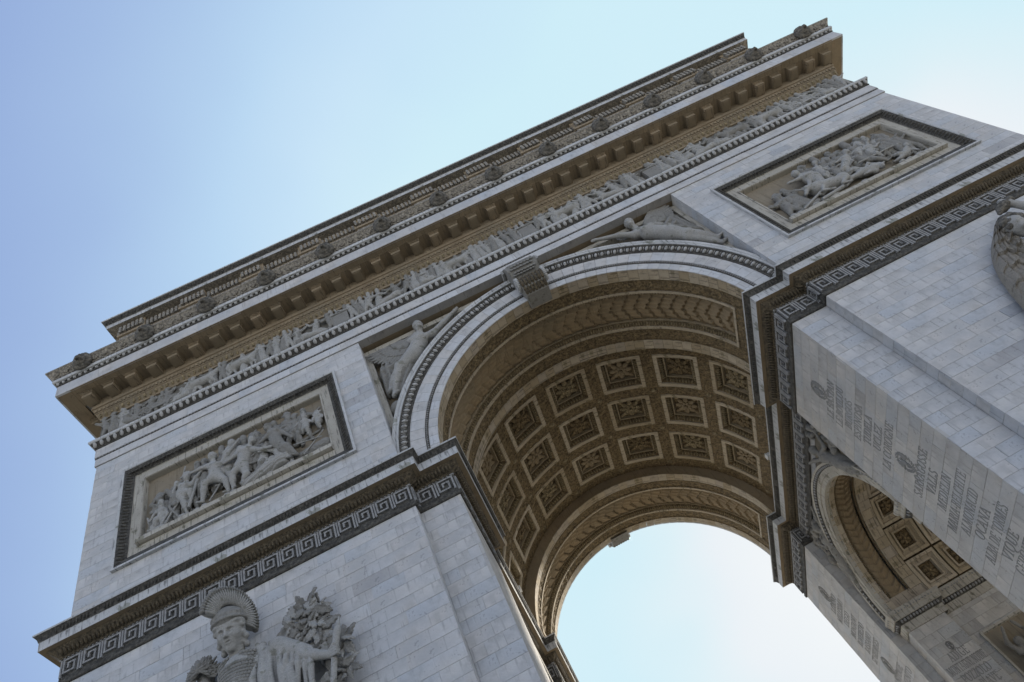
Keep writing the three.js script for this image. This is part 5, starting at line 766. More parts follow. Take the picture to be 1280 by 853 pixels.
// ---------------------------------------------------------------- winged victories in the spandrels
function wing(root, dir, L, W, nF, z, parent, m, name = 'wing') {           // rows of feathers fanned from a shoulder; dir = angle of the leading edge
  const q = new Mesher(), b = new THREE.SphereGeometry(1, 7, 5);
  for (let r = 0; r < 3; r++) for (let i = 0; i < nF; i++) { const t = i / (nF - 1), a = dir - t * W, l = L * (0.95 - 0.35 * t) * (1 - r * 0.28), cx = root[0] + Math.cos(a) * l * 0.55, cy = root[1] + Math.sin(a) * l * 0.55; q.add(b, X(cx, cy, z + 0.05 * r - 0.02 * t, l * 0.48, L * 0.055, 0.05, 0, 0, a)); }
  return q.build(name, m, parent);
}
{
  const zs = -0.97, D = [0.46, 0.30, 0.40, 0.44, 0.30, 0.36, 0.34, 0.34, 0.46, 0.34, 0.36, 0.26];
  const A = group('winged_victory', scene); tag(A, 'winged victory relief standing on a globe and blowing a trumpet in the arch spandrel', 'relief', 'victories in the spandrels');
  const q = FIG.V[0].map((p, i) => [p[0], p[1], zs + D[i] * 1.5]);
  const c = body(q, 4.3, { face: 0.5, cloak: [[[q[7][0] + 0.05, q[7][1] + 0.25, zs + 0.42], [(q[7][0] + q[8][0]) / 2, (q[7][1] + q[8][1]) / 2, zs + 0.46], 0.36, 0.30]], fq: 4.2 });
  put('figure', c.mesh(0.045, zs - 0.06, 0.01), M.sculpt, A);
  wing([q[1][0] + 0.1, q[1][1] + 0.1], 172 * D2R, 2.7, -1.0, 10, zs + 0.48, A, M.sculptDark); const da = new Clay(); const fa = (a, b, ra, rb, am, fq) => da.limb(a, b, ra, rb, 0.08, [am, fq, Math.atan2(b[1] - a[1], b[0] - a[0]) + PI / 2]); fa([q[7][0], q[7][1], zs + 0.3], [-8.15, 28.9, zs + 0.15], 0.40, 0.42, 0.17, 2.5); fa([-8.1, 29.1, zs + 0.2], [-8.25, 27.6, zs + 0.15], 0.42, 0.28, 0.16, 2.7); fa([q[7][0] - 0.3, q[7][1] - 0.2, zs + 0.35], [-7.95, 27.3, zs + 0.25], 0.42, 0.32, 0.17, 2.4); fa([-7.9, 30.2, zs + 0.2], [-8.3, 29.0, zs + 0.12], 0.30, 0.26, 0.14, 2.8); put('billowing_drapery', da.mesh(0.045, zs - 0.06, 0.015), M.sculptDark, A);
  const gb = new Clay(); gb.ball([-8.28, 26.25, zs + 0.22], 0.40, 0.02); put('globe', gb.mesh(0.05, zs - 0.06), M.sculptDark, A);
  stick(A, 'trumpet', [q[0][0] - 0.2, q[0][1] - 0.15, zs + 0.5], [q[0][0] - 1.75, q[0][1] - 0.35, zs + 0.35], 0.055);
  const wr = new Mesher(), bl = new THREE.SphereGeometry(1, 6, 4); for (let i = 0; i < 26; i++) { const a = i / 26 * 2 * PI; wr.add(bl, X(-3.15 + Math.cos(a) * 0.5, 31.0 + Math.sin(a) * 0.16, zs + 0.22, 0.15, 0.07, 0.10, 0, 0, a * 2)); } wr.build('wreath', M.sculptDark, A);
  const B = group('winged_victory', scene); tag(B, 'winged victory relief reaching down with a laurel branch in the arch spandrel', 'relief', 'victories in the spandrels');
  const p = FIG.V[1].map((v, i) => [v[0], v[1], zs + D[i] * 1.5]);
  const e = body(p, 4.3, { face: -0.5, cloak: [[[p[7][0] - 0.1, p[7][1] + 0.1, zs + 0.42], [(p[7][0] + p[8][0]) / 2, (p[7][1] + p[8][1]) / 2, zs + 0.46], 0.36, 0.30]], fq: 4.2 });
  put('figure', e.mesh(0.045, zs - 0.06, 0.01), M.sculpt, B);
  wing([p[4][0] + 0.0, p[4][1] + 0.1], 48 * D2R, 2.9, 0.9, 10, zs + 0.50, B, M.sculptDark); const db = new Clay(); const fb2 = (a, b, ra, rb, am, fq) => db.limb(a, b, ra, rb, 0.08, [am, fq, Math.atan2(b[1] - a[1], b[0] - a[0]) + PI / 2]); fb2([p[7][0], p[7][1] + 0.3, zs + 0.25], [8.2, 30.3, zs + 0.15], 0.40, 0.34, 0.17, 2.5); fb2([8.1, 30.2, zs + 0.2], [8.45, 28.6, zs + 0.15], 0.34, 0.26, 0.14, 2.7); fb2([p[7][0] + 0.2, p[7][1], zs + 0.35], [p[8][0] + 0.5, p[8][1] + 0.2, zs + 0.25], 0.44, 0.34, 0.17, 2.4); fb2([8.2, 28.8, zs + 0.2], [8.6, 27.2, zs + 0.15], 0.26, 0.16, 0.12, 2.8); put('billowing_drapery', db.mesh(0.045, zs - 0.06, 0.015), M.sculptDark, B);
  const br = new Mesher(); for (let i = 0; i < 22; i++) br.add(bl, X(3.9 - i * 0.075, 31.0 + rr(-0.14, 0.14), zs + 0.2, 0.17, 0.06, 0.06, 0, 0, rr(-1, 1))); for (let i = 0; i < 16; i++) { const a = i / 16 * 2 * PI; br.add(bl, X(5.6 + Math.cos(a) * 0.28, 31.0 - 0.1 + Math.sin(a) * 0.28, zs + 0.2, 0.12, 0.06, 0.08, 0, 0, a + 1)); } br.build('laurel', M.sculptDark, B);
}

// ---------------------------------------------------------------- frieze: a procession of figures, carts and horses
{
  const zf = 0.06, protos = [], G = [], y0 = 33.32;
  const stand = (H, lean, al, ar, sp, o) => { const sY = 0.80 * H, hX = lean * 0.5; const J = [[lean * 1.15, 0.91 * H], [lean - 0.10 * H, sY], [lean - 0.10 * H + al[0] * H, sY + al[1] * H], [lean - 0.10 * H + al[2] * H, sY + al[3] * H], [lean + 0.10 * H, sY], [lean + 0.10 * H + ar[0] * H, sY + ar[1] * H], [lean + 0.10 * H + ar[2] * H, sY + ar[3] * H], [hX * 0.3, 0.50 * H], [-sp * 0.4, 0.28 * H], [-sp * 0.8, 0.03 * H], [sp * 0.55, 0.29 * H], [sp * 0.7, 0.03 * H]]; return body(J.map((p, i) => [p[0], p[1], [0.20, 0.12, 0.20, 0.22, 0.12, 0.18, 0.20, 0.12, 0.20, 0.12, 0.15, 0.08][i]]), H * 1.28, o).mesh(0.036, -0.03, 0.012); };
  const H = 1.60;
  G.push(stand(H, 0.05, [-0.08, -0.16, 0.02, -0.22], [0.10, -0.13, 0.2, -0.02], 0.14, { cloth: 2, face: 0.5 }));
  G.push(stand(H * 0.97, -0.1, [-0.12, -0.1, -0.2, 0.06], [0.04, -0.16, -0.06, -0.24], 0.2, { cloth: 1, face: -0.5, hat: 1 }));
  G.push(stand(H, 0.15, [-0.14, 0.0, -0.22, 0.16], [0.13, 0.02, 0.24, 0.1], 0.25, { cloth: 0, face: 0.5 }));
  G.push(stand(H, 0.0, [-0.05, -0.17, 0.06, -0.2], [0.05, -0.17, -0.05, -0.24], 0.06, { cloth: 2, face: 0.3, cloak: [[[0, 0.75 * H, 0.06], [0.0, 0.12, 0.06], 0.17, 0.24]], fq: 8, fa: 0.1 }));
  G.push(stand(H * 0.98, -0.12, [-0.1, -0.14, -0.22, -0.1], [0.1, 0.1, 0.06, 0.24], 0.22, { cloth: 1, face: -0.5, hat: 2 }));
  G.push(stand(H * 0.95, 0.2, [-0.02, -0.17, 0.1, -0.26], [0.14, -0.06, 0.28, -0.08], 0.3, { cloth: 0, face: 0.5, hat: 2 }));
  for (let v = 0; v < 6; v++) { const l = rr(-0.22, 0.22), a = () => rr(-0.2, 0.2); G.push(stand(H * rr(0.93, 1.0), l, [-0.1 + a() * 0.5, a() * 0.7, -0.12 + a(), a() + 0.02], [0.1 + a() * 0.5, a() * 0.7, 0.12 + a(), a() + 0.02], rr(0.08, 0.34), { cloth: v % 3, face: v % 2 ? 0.5 : -0.5, hat: v % 3, cloak: v % 2 ? [[[l, 0.72 * H, 0.05], [l * 0.2 - 0.1, 0.25, 0.06], 0.15, 0.22]] : null, fq: 7 })); }
  const nG = G.length, sit = body([[0.1, 1.02], [0.0, 0.82], [0.2, 0.62], [0.42, 0.62], [-0.2, 0.82], [-0.3, 0.58], [-0.1, 0.42], [-0.2, 0.32], [0.35, 0.46], [0.55, 0.08], [0.3, 0.26], [0.75, 0.1]].map((p, i) => [p[0], p[1], 0.11 + (i % 3) * 0.04]), H * 1.25, { cloth: 2, face: 0.5 }).mesh(0.036, -0.03, 0.012); G.push(sit);
  const lie = body([[0.85, 0.55], [0.62, 0.42], [0.5, 0.3], [0.72, 0.12], [0.55, 0.55], [0.3, 0.62], [0.05, 0.6], [0.0, 0.3], [-0.45, 0.42], [-0.85, 0.16], [-0.4, 0.2], [-0.95, 0.1]].map((p, i) => [p[0], p[1], 0.12 + (i % 3) * 0.04]), H * 1.25, { cloth: 1, face: 0.4 }).mesh(0.036, -0.03, 0.012); G.push(lie);
  const horse = (() => { const c = new Clay(); c.limb([-0.55, 0.86, 0.08], [0.5, 0.84, 0.08], 0.29, 0.26, 0.1).ball([-0.6, 0.86, 0.1], [0.32, 0.33, 0.2], 0.1).limb([0.55, 0.95, 0.1], [0.92, 1.28, 0.12], 0.22, 0.13, 0.1).limb([0.90, 1.30, 0.12], [1.18, 1.02, 0.15], 0.12, 0.07, 0.06).limb([0.88, 1.38, 0.1], [0.9, 1.5, 0.1], 0.04, 0.02, 0.03); for (const [x, k, f, z] of [[-0.7, -0.62, -0.85, 0.14], [-0.55, -0.40, -0.45, 0.05], [0.52, 0.75, 0.62, 0.14], [0.45, 0.48, 0.42, 0.05]]) c.limb([x, 0.68, z], [k, 0.40, z], 0.13, 0.07, 0.06).limb([k, 0.40, z], [f, 0.05, z], 0.06, 0.045, 0.03); c.limb([-0.88, 0.95, 0.08], [-1.05, 0.4, 0.08], 0.06, 0.05, 0.04, [0.02, 9, 0.3]); return c.mesh(0.036, -0.03, 0.01); })();
  const cart = (() => { const m = new Mesher(); m.box(-1.0, 0.46, 0, 1.0, 0.72, 0.20).box(-1.15, 0.40, 0, 1.25, 0.46, 0.22); for (const [x, r] of [[-0.72, 0.36], [0.78, 0.27]]) { const t = new THREE.TorusGeometry(r, 0.055, 6, 20); m.add(t, X(x, r + 0.05, 0.2)); for (let k = 0; k < 4; k++) m.add(new THREE.BoxGeometry(2 * r, 0.05, 0.05), X(x, r + 0.05, 0.2, 1, 1, 1, 0, 0, k * PI / 4)); m.add(new THREE.SphereGeometry(0.08, 8, 6), X(x, r + 0.05, 0.22)); } for (let k = 0; k < 6; k++) m.add(new THREE.SphereGeometry(1, 8, 6), X(-0.8 + k * 0.32, 0.80 + 0.1 * Math.sin(k * 2), 0.08, 0.26, 0.2, 0.16)); return m.geo(); })();
  const altar = (() => { const m = new Mesher(); m.box(-0.42, 0, 0, 0.42, 1.02, 0.24).box(-0.48, 1.02, 0, 0.48, 1.12, 0.28).box(-0.48, 0, 0, 0.48, 0.1, 0.28); return m.geo(); })();
  const place = (geo, name, x, flip, dy = 0, dz = 0, sc = 1) => { const o = put(name, geo, rnd() < 0.5 ? M.sculpt : M.sculptDark, frieze); o.position.set(x, y0 + dy, zf + dz); o.scale.set(flip ? -sc : sc, sc, 1); return o; };
  const used = []; const big = (geo, name, x, w, flip, dy) => { place(geo, name, x, flip, dy); used.push([x - w, x + w]); };
  for (const s of [-1, 1]) { big(cart, 'cart', s * 19.3, 1.1, s > 0); big(horse, 'horse', s * 17.0, 0.95, s > 0, 0.04); big(horse, 'horse', s * 14.8, 0.95, s > 0, 0.04); big(altar, 'pedestal', s * 9.3, 0.5, false); big(lie, 'reclining_figure', s * 6.6, 0.85, s > 0); big(cart, 'cart', s * 17.0 + 30 * 0, 0, false); }
  frieze.children.filter(o => o.name === 'cart' && Math.abs(Math.abs(o.position.x) - 17) < 0.01).forEach(o => frieze.remove(o));
  big(horse, 'horse', 4.0, 0.85, true, 0.04); big(horse, 'horse', -2.6, 0.85, false, 0.04); big(lie, 'reclining_figure', -10.9, 0.85, true); big(lie, 'reclining_figure', 12.6, 0.8, false); big(altar, 'pedestal', 1.6, 0.45, false);
  for (let x = -XB + 0.45; x < XB - 0.45;) { const hit = used.find(u => x > u[0] - 0.05 && x < u[1] + 0.05); if (hit) { x = hit[1] + 0.2; continue; } const k = rnd() < 0.1 ? nG : Math.floor(rnd() * nG); place(G[k], 'figure', x, rnd() < 0.5, rr(-0.02, 0.03), rr(-0.02, 0.03), rr(0.95, 1.03)); x += rr(0.30, 0.46); }
  for (let i = 0; i < 60; i++) { const x = -XB + 0.6 + (2 * XB - 1.2) * (i + rr(0, 1)) / 60; place(G[Math.floor(rnd() * nG)], 'figure', x, rnd() < 0.5, 0.05, -0.09, 1.02); }
}

// ---------------------------------------------------------------- lion heads on the gutter
{
  const c = new Clay(); c.ball([0, 0, 0.10], [0.24, 0.26, 0.20], 0.05); for (let i = 0; i < 14; i++) { const a = i / 14 * 2 * PI; c.ball([Math.cos(a) * 0.30, Math.sin(a) * 0.30 - 0.02, 0.02], [0.11, 0.11, 0.12], 0.03); c.ball([Math.cos(a + 0.2) * 0.22, Math.sin(a + 0.2) * 0.22, 0.14], 0.075, 0.02); }
  c.ball([0, -0.07, 0.30], [0.12, 0.10, 0.12], 0.05).ball([0, -0.02, 0.40], [0.05, 0.04, 0.04], 0.02).ball([-0.09, 0.09, 0.27], 0.055, 0.03).ball([0.09, 0.09, 0.27], 0.055, 0.03).ball([-0.20, 0.22, 0.10], 0.06, 0.02).ball([0.20, 0.22, 0.10], 0.06, 0.02).cut([0, -0.15, 0.38], [0.07, 0.04, 0.09], 0.02).cut([-0.08, 0.04, 0.33], 0.035, 0.02).cut([0.08, 0.04, 0.33], 0.035, 0.02);
  const g = c.mesh(0.03, -0.3, 0.02);
  for (let k = -7; k < 7; k++) { const o = put('lion_head', g, M.lion, arch); o.position.set((k + 0.5) * 3.472, 38.2, 2.08); o.rotation.x = 0.3; o.scale.setScalar(1.3); }
}

// ---------------------------------------------------------------- helmeted figure in high relief on the front pier
{
  const S = group('helmeted_statue', scene); tag(S, 'stone figure in a crested helmet gripping a spear beside an oak branch', 'statue');
  const head = new Clay();
  head.ball([0, 0.12, -0.05], [0.36, 0.40, 0.42], 0.1).ball([0, -0.12, 0.08], [0.262, 0.42, 0.30], 0.12).ball([0, -0.43, 0.235], [0.11, 0.085, 0.09], 0.09)
    .limb([0, 0.06, 0.345], [0, -0.12, 0.435], 0.035, 0.055, 0.04).ball([-0.045, -0.135, 0.40], 0.035, 0.02).ball([0.045, -0.135, 0.40], 0.035, 0.02)
    .limb([-0.21, 0.085, 0.27], [-0.03, 0.075, 0.34], 0.045, 0.045, 0.05).limb([0.21, 0.085, 0.27], [0.03, 0.075, 0.34], 0.045, 0.045, 0.05)
    .cut([-0.13, 0.005, 0.40], [0.10, 0.075, 0.13], 0.03).cut([0.13, 0.005, 0.40], [0.10, 0.075, 0.13], 0.03).ball([-0.125, 0.0, 0.275], [0.06, 0.038, 0.05], 0.012).ball([0.125, 0.0, 0.275], [0.06, 0.038, 0.05], 0.012)
    .ball([-0.17, -0.12, 0.24], [0.11, 0.10, 0.10], 0.09).ball([0.17, -0.12, 0.24], [0.11, 0.10, 0.10], 0.09)
    .limb([-0.085, -0.245, 0.345], [0.085, -0.245, 0.345], 0.026, 0.026, 0.02).ball([0, -0.235, 0.372], [0.05, 0.022, 0.025], 0.02).limb([-0.06, -0.292, 0.34], [0.06, -0.292, 0.34], 0.028, 0.028, 0.02).cut([0, -0.268, 0.40], [0.12, 0.022, 0.07], 0.01)
    .limb([0, -0.30, -0.02], [0.03, -1.0, -0.12], 0.20, 0.25, 0.08);
  for (const s of [-1, 1]) for (let i = 0; i < 7; i++) { const t = i / 6; head.ball([s * (0.31 + 0.05 * Math.sin(i * 2.1)), 0.20 - 0.62 * t, 0.10 - 0.16 * t], [0.085, 0.085, 0.10], 0.03); }   // locks beside the cheeks
  for (let i = 0; i <= 14; i++) { const a = -1.9 + 3.8 * i / 14; head.ball([Math.sin(a) * 0.36, 0.20 - 0.03 * Math.cos(a * 3), 0.30 * Math.cos(a) + 0.02], [0.075, 0.06, 0.07], 0.03); }
  const hg = head.mesh(0.022, -99, 0.006);
  const HR = new THREE.Group(); HR.name = 'head'; HR.position.set(-15.72, 17.66, 0.86); HR.rotation.set(0.42, 0.04, 0.0, 'YXZ'); HR.scale.setScalar(1.22); S.add(HR);
  put('face', hg, M.sculpt, HR);
  const hl = new Clay(); hl.ball([0, 0.36, -0.06], [0.42, 0.36, 0.48], 0.05); for (let i = 0; i <= 20; i++) { const a = -2.2 + 4.4 * i / 20; hl.ball([Math.sin(a) * 0.42, 0.28 + 0.05 * Math.cos(a), 0.44 * Math.cos(a) - 0.04], [0.06, 0.05, 0.06], 0.02); } for (let i = 0; i < 9; i++) hl.ball([Math.sin(-1.2 + i * 0.3) * 0.40, 0.44, 0.42 * Math.cos(-1.2 + i * 0.3) - 0.06], [0.06, 0.07, 0.05], 0.02);
  put('helmet', hl.mesh(0.025, -99, 0.01), M.sculptDark, HR);
  const fan = new Mesher(), fb = new THREE.SphereGeometry(1, 8, 6), fan2 = new Mesher();
  for (let i = 0; i < 34; i++) { const a = 0.42 + 3.25 * i / 33, c = Math.cos(a), s = Math.sin(a); for (const q of [-1, 1]) fan.add(fb, X(q * 0.07, 0.36 + s * 0.56, -0.05 + c * 0.62, 0.09, 0.22, 0.045, -a + PI / 2, 0, 0).multiply(X(0, 0, 0, 1, 1, 1, 0, 0, -q * 0.22))); fan2.add(fb, X(0, 0.36 + s * 0.78, -0.05 + c * 0.84, 0.13, 0.09, 0.05, -a + PI / 2, 0, 0)); }
  for (let i = 0; i < 40; i++) { const a = 0.42 + 3.25 * i / 39; fan.add(fb, X(0, 0.40 + Math.sin(a) * 0.40, -0.12 + Math.cos(a) * 0.46, 0.13, 0.05, 0.05, -a + PI / 2, 0, 0)); }
  for (const o of [fan.build('crest', M.sculpt, HR), fan2.build('crest_edge', M.sculptDark, HR)]) { o.rotation.y = -0.75; o.scale.set(1, 1.08, 0.86); o.position.y = -0.02; }
  // trunk under a scaled breastplate, and the robe below
  const tr = new Clay(); tr.limb([-15.62, 16.35, 0.45], [-15.6, 14.6, 0.45], 0.62, 0.66, 0.2).limb([-16.35, 16.1, 0.4], [-14.9, 16.35, 0.4], 0.34, 0.34, 0.2).limb([-16.45, 16.0, 0.45], [-16.75, 14.4, 0.7], 0.30, 0.24, 0.15).limb([-15.6, 14.6, 0.4], [-15.6, 9.2, 0.4], 0.72, 0.95, 0.2, [0.12, 1.8, 0]);
  put('trunk', tr.mesh(0.06, -0.05, 0.02), M.sculpt, S);
  const scl = new Mesher(); for (let r = 0; r < 13; r++) for (let k = 0; k < 15; k++) { const x = -16.28 + (k + (r % 2) * 0.5) * 0.088, y = 16.72 - r * 0.115, dx = (x + 15.64) / 0.72; if (Math.abs(dx) > 0.98 || (y > 16.5 && Math.abs(dx) < 0.25)) continue; scl.add(fb, X(x, y, 0.42 + 0.64 * Math.sqrt(1 - dx * dx) * (y > 16.45 ? 0.86 : 1), 0.066, 0.075, 0.04, -0.25, dx, 0)); }
  scl.build('scaled_breastplate', M.sculptDark, S);
  const ck = new Clay();
  ck.limb([-15.0, 16.7, 0.30], [-14.2, 16.45, 0.32], 0.26, 0.34, 0.1).limb([-14.7, 16.4, 0.25], [-14.6, 13, 0.25], 0.45, 0.55, 0.1);
  for (let i = 0; i < 5; i++) { const t = i / 4, x0 = -15.08 + 0.95 * t, y0 = 16.85 + 0.22 * Math.sin(PI * t) - 0.42 * t, x1 = -15.15 + 1.55 * t, w = 0.075 + 0.05 * hash3(i, 3, 1), xm = x1 * 0.4 + x0 * 0.6 - 0.05 + 0.05 * Math.sin(i * 2.4); ck.limb([x0, y0, 0.56 - 0.08 * t], [xm, y0 - 1.2, 0.80], w, w + 0.04, 0.03).limb([xm, y0 - 1.2, 0.80], [x1, 12.8, 0.86], w + 0.04, w + 0.09, 0.03); }
  ck.limb([-15.0, 16.95, 0.62], [-14.3, 14.2, 0.92], 0.07, 0.10, 0.02);
  ck.limb([-14.35, 16.55, 0.45], [-13.5, 15.8, 0.62], 0.36, 0.26, 0.08);
  for (let i = 0; i < 6; i++) { const t = i / 5, x = -14.2 + 0.95 * t, y = 16.35 - 0.72 * t, w = 0.06 + 0.03 * hash3(i, 7, 2); ck.limb([x, y + 0.1, 0.70 + 0.06 * t], [x - 0.05, y - 0.5, 0.78 + 0.06 * (i % 2)], w, w + 0.02, 0.03).limb([x - 0.05, y - 0.5, 0.78 + 0.06 * (i % 2)], [x - 0.16, y - 1.5 - 0.3 * Math.sin(i * 1.7), 0.66 + 0.08 * (i % 2)], w + 0.02, w * 0.8, 0.03); }
  put('cloak', ck.mesh(0.036, -0.05, 0.006), M.sculpt, S);
  const am = new Clay(); am.limb([-13.6, 15.75, 0.66], [-13.15, 15.42, 0.76], 0.24, 0.19, 0.08).limb([-13.15, 15.42, 0.76], [-12.72, 15.16, 0.86], 0.18, 0.125, 0.06).ball([-12.60, 15.10, 0.90], [0.16, 0.15, 0.10], 0.06);
  for (let i = 0; i < 4; i++) { const y = 15.22 - i * 0.085; am.limb([-12.56, y, 0.98], [-12.40, y - 0.02, 1.03], 0.044, 0.042, 0.015).limb([-12.40, y - 0.02, 1.03], [-12.35, y - 0.03, 0.90], 0.042, 0.036, 0.015); } am.limb([-12.62, 15.22, 0.95], [-12.47, 15.31, 1.02], 0.05, 0.04, 0.02).limb([-12.47, 15.31, 1.02], [-12.40, 15.30, 1.0], 0.042, 0.036, 0.015);
  put('forearm', am.mesh(0.024, -0.05, 0.004), M.sculpt, S);
  const sp = new Clay(); sp.limb([-13.05, 12.6, 0.84], [-12.50, 15.2, 0.87], 0.10, 0.095, 0.02).limb([-12.50, 15.2, 0.87], [-12.34, 15.8, 0.82], 0.10, 0.12, 0.02).limb([-12.34, 15.8, 0.82], [-12.20, 16.35, 0.78], 0.12, 0.012, 0.02); put('spear', sp.mesh(0.03), M.sculpt, S);
  // oak branch: lobed leaves, each its own piece
  const os = new THREE.Shape(); { const n = 40; for (let i = 0; i <= n; i++) { const t = i / n * 2 * PI, v = Math.cos(t), w = Math.sin(t), lobe = 1 + 0.22 * Math.cos(t * 9); os[i ? 'lineTo' : 'moveTo'](0.34 * v * (1 - 0.1 * Math.abs(w)), 0.19 * w * lobe * (0.75 - 0.25 * v)); } }
  const lg = new THREE.ExtrudeGeometry(os, { depth: 0.03, bevelEnabled: true, bevelSize: 0.025, bevelThickness: 0.025, bevelSegments: 2, curveSegments: 8 }); { const p = lg.attributes.position; for (let i = 0; i < p.count; i++) { const x = p.getX(i), y = p.getY(i); p.setZ(i, p.getZ(i) - 0.9 * x * x - 0.35 * Math.abs(y) + 0.02 * Math.sin(y * 60)); } lg.computeVertexNormals(); }
  const tw = new Clay(), hub = [[-13.85, 17.2], [-13.35, 17.45], [-13.0, 17.2], [-13.35, 16.75], [-12.95, 16.4], [-13.75, 16.75], [-12.3, 15.65], [-12.35, 14.75], [-12.75, 14.75], [-13.1, 16.0]];
  const root = [-12.9, 15.3, 0.3]; for (const h of hub) tw.limb(root, [h[0], h[1], 0.42], 0.10, 0.05, 0.05); put('branches', tw.mesh(0.04, -0.05), M.sculpt, S);
  hub.forEach((h, i) => { const n = i < 5 ? 11 : 8; for (let k = 0; k < n; k++) { const a = k / n * 2 * PI + rr(-0.4, 0.4), rad = rr(0.16, 0.40), o = put('leaf', lg, rnd() < 0.6 ? M.sculpt : M.sculptDark, S); o.position.set(h[0] + Math.cos(a) * rad, h[1] + Math.sin(a) * rad, 0.46 + rr(-0.14, 0.22)); o.rotation.set(rr(-0.7, 0.5), rr(-0.7, 0.7), a, 'XYZ'); o.scale.setScalar(rr(0.62, 0.95)); } });
  const sh = new Mesher(); for (let i = 0; i < 190; i++) { const a = rr(-0.6, PI + 0.6), r = rr(0.05, 0.46), x = -16.93 + Math.cos(a) * r, y = 17.02 + Math.sin(a) * r * 1.1; sh.add(fb, X(x, y, 0.42 + 0.36 * (1 - r / 0.46) + rr(-0.04, 0.04), 0.05, 0.17, 0.045, 0.3, 0, a - PI / 2 + rr(-0.2, 0.2))); } sh.add(fb, X(-16.93, 17.0, 0.26, 0.30, 0.30, 0.26)); sh.add(fb, X(-16.9, 16.2, 0.35, 0.22, 0.9, 0.24));
  sh.build('wheat_sheaf', M.sculptDark, S);
  const pl = new Mesher().box(-18.6, 8.6, 0, -12.2, 9.1, 1.5).box(-18.4, 8.1, 0, -12.4, 8.6, 1.3); pl.build('pedestal', M.trim, S);
}
// ---------------------------------------------------------------- winged genius in high relief on the inscribed pier
{
  const S = group('winged_statue', scene); tag(S, 'winged stone figure with a curly head on the inscribed pier', 'statue');
  const J = [[15.62, 17.72, 0.95], [15.2, 16.5, 0.65], [15.0, 15.2, 0.75], [15.8, 14.5, 1.0], [16.7, 16.7, 0.6], [17.35, 17.9, 0.75], [16.75, 18.95, 0.85], [16.1, 13.9, 0.55], [15.8, 12.0, 0.9], [15.9, 10.2, 0.5], [16.7, 12.1, 0.8], [16.8, 10.2, 0.5]];
  const c = body(J, 6.6, { face: -0.3, cloak: [[[16.1, 13.9, 0.5], [16.2, 10.3, 0.5], 0.75, 0.8]], fq: 2 });
  put('figure', c.mesh(0.06, -0.05, 0.02), M.sculpt, S);
  const hr = new Clay(); for (let i = 0; i < 60; i++) { const a = rr(0, 2 * PI), b = rr(-0.5, 1.4), r = 0.47; hr.ball([15.66 + Math.cos(a) * Math.cos(b) * r * 0.86, 17.86 + Math.sin(b) * r * 0.9, 0.86 + Math.sin(a) * Math.cos(b) * r * 0.8], rr(0.10, 0.16), 0.03); } put('curly_hair', hr.mesh(0.035, -0.05, 0.03), M.lion, S);
  const cap = new Clay(); cap.limb([16.35, 18.92, 0.85], [16.95, 19.12, 0.85], 0.22, 0.15, 0.06, [0.05, 6, 0.4]).limb([16.2, 18.85, 0.85], [16.0, 18.7, 0.85], 0.16, 0.08, 0.06); put('raised_cap', cap.mesh(0.035, -0.05, 0.03), M.lion, S);
  const w = new Mesher(), A = [15.25, 18.25], B = [11.7, 12.6];
  const edge = t => { const p = [A[0] + (B[0] - A[0]) * t - 0.34 * Math.sin(PI * t), A[1] + (B[1] - A[1]) * t + 0.42 * Math.sin(PI * Math.min(1, t * 1.6))], wd = 1.05 * Math.sqrt(Math.min(1, t / 0.16)) + 1.15 * s01(0.15, 0.6, t) - 0.9 * s01(0.75, 1.0, t); return [p, wd]; };
  const dx = B[0] - A[0], dy = B[1] - A[1], l = Math.hypot(dx, dy), nx = -dy / l, ny = dx / l;                  // normal to the right-hand side
  const wg = (bulge, z0) => w.grid(200, 80, (u, v) => { const [p, wd] = edge(u), k = v * 2 - 1, f = v * 9 + 0.5 * Math.sin(u * 9 + v * 2), fr = f - Math.floor(f), st = u * 9 + v * 1.4 + 0.25 * Math.sin(v * 9) + 0.15 * Math.sin(v * 22), fs = st - Math.floor(st), rim = Math.sqrt(Math.max(0, 1 - k ** 6)); return [p[0] + nx * wd * v, p[1] + ny * wd * v, z0 + bulge * rim * (0.26 + 0.12 * (1 - v) + 0.13 * fr + 0.15 * fs + 0.05 * vnoise(u * 40, v * 20, 3))]; });
  wg(1, 0.32); wg(-0.25, 0.32); w.build('wing', M.wingStone, S);
  const w2 = new Clay(); w2.limb([15.2, 17.9, 0.4], [15.4, 16.4, 0.4], 0.25, 0.35, 0.1).limb([15.4, 16.4, 0.35], [13.6, 14.6, 0.2], 0.3, 0.2, 0.1); put('wing_root', w2.mesh(0.06, -0.05), M.sculpt, S);
  new Mesher().box(12.2, 8.6, 0, 18.8, 9.1, 1.5).box(12.4, 8.1, 0, 18.6, 8.6, 1.3).build('pedestal', M.trim, S);
}
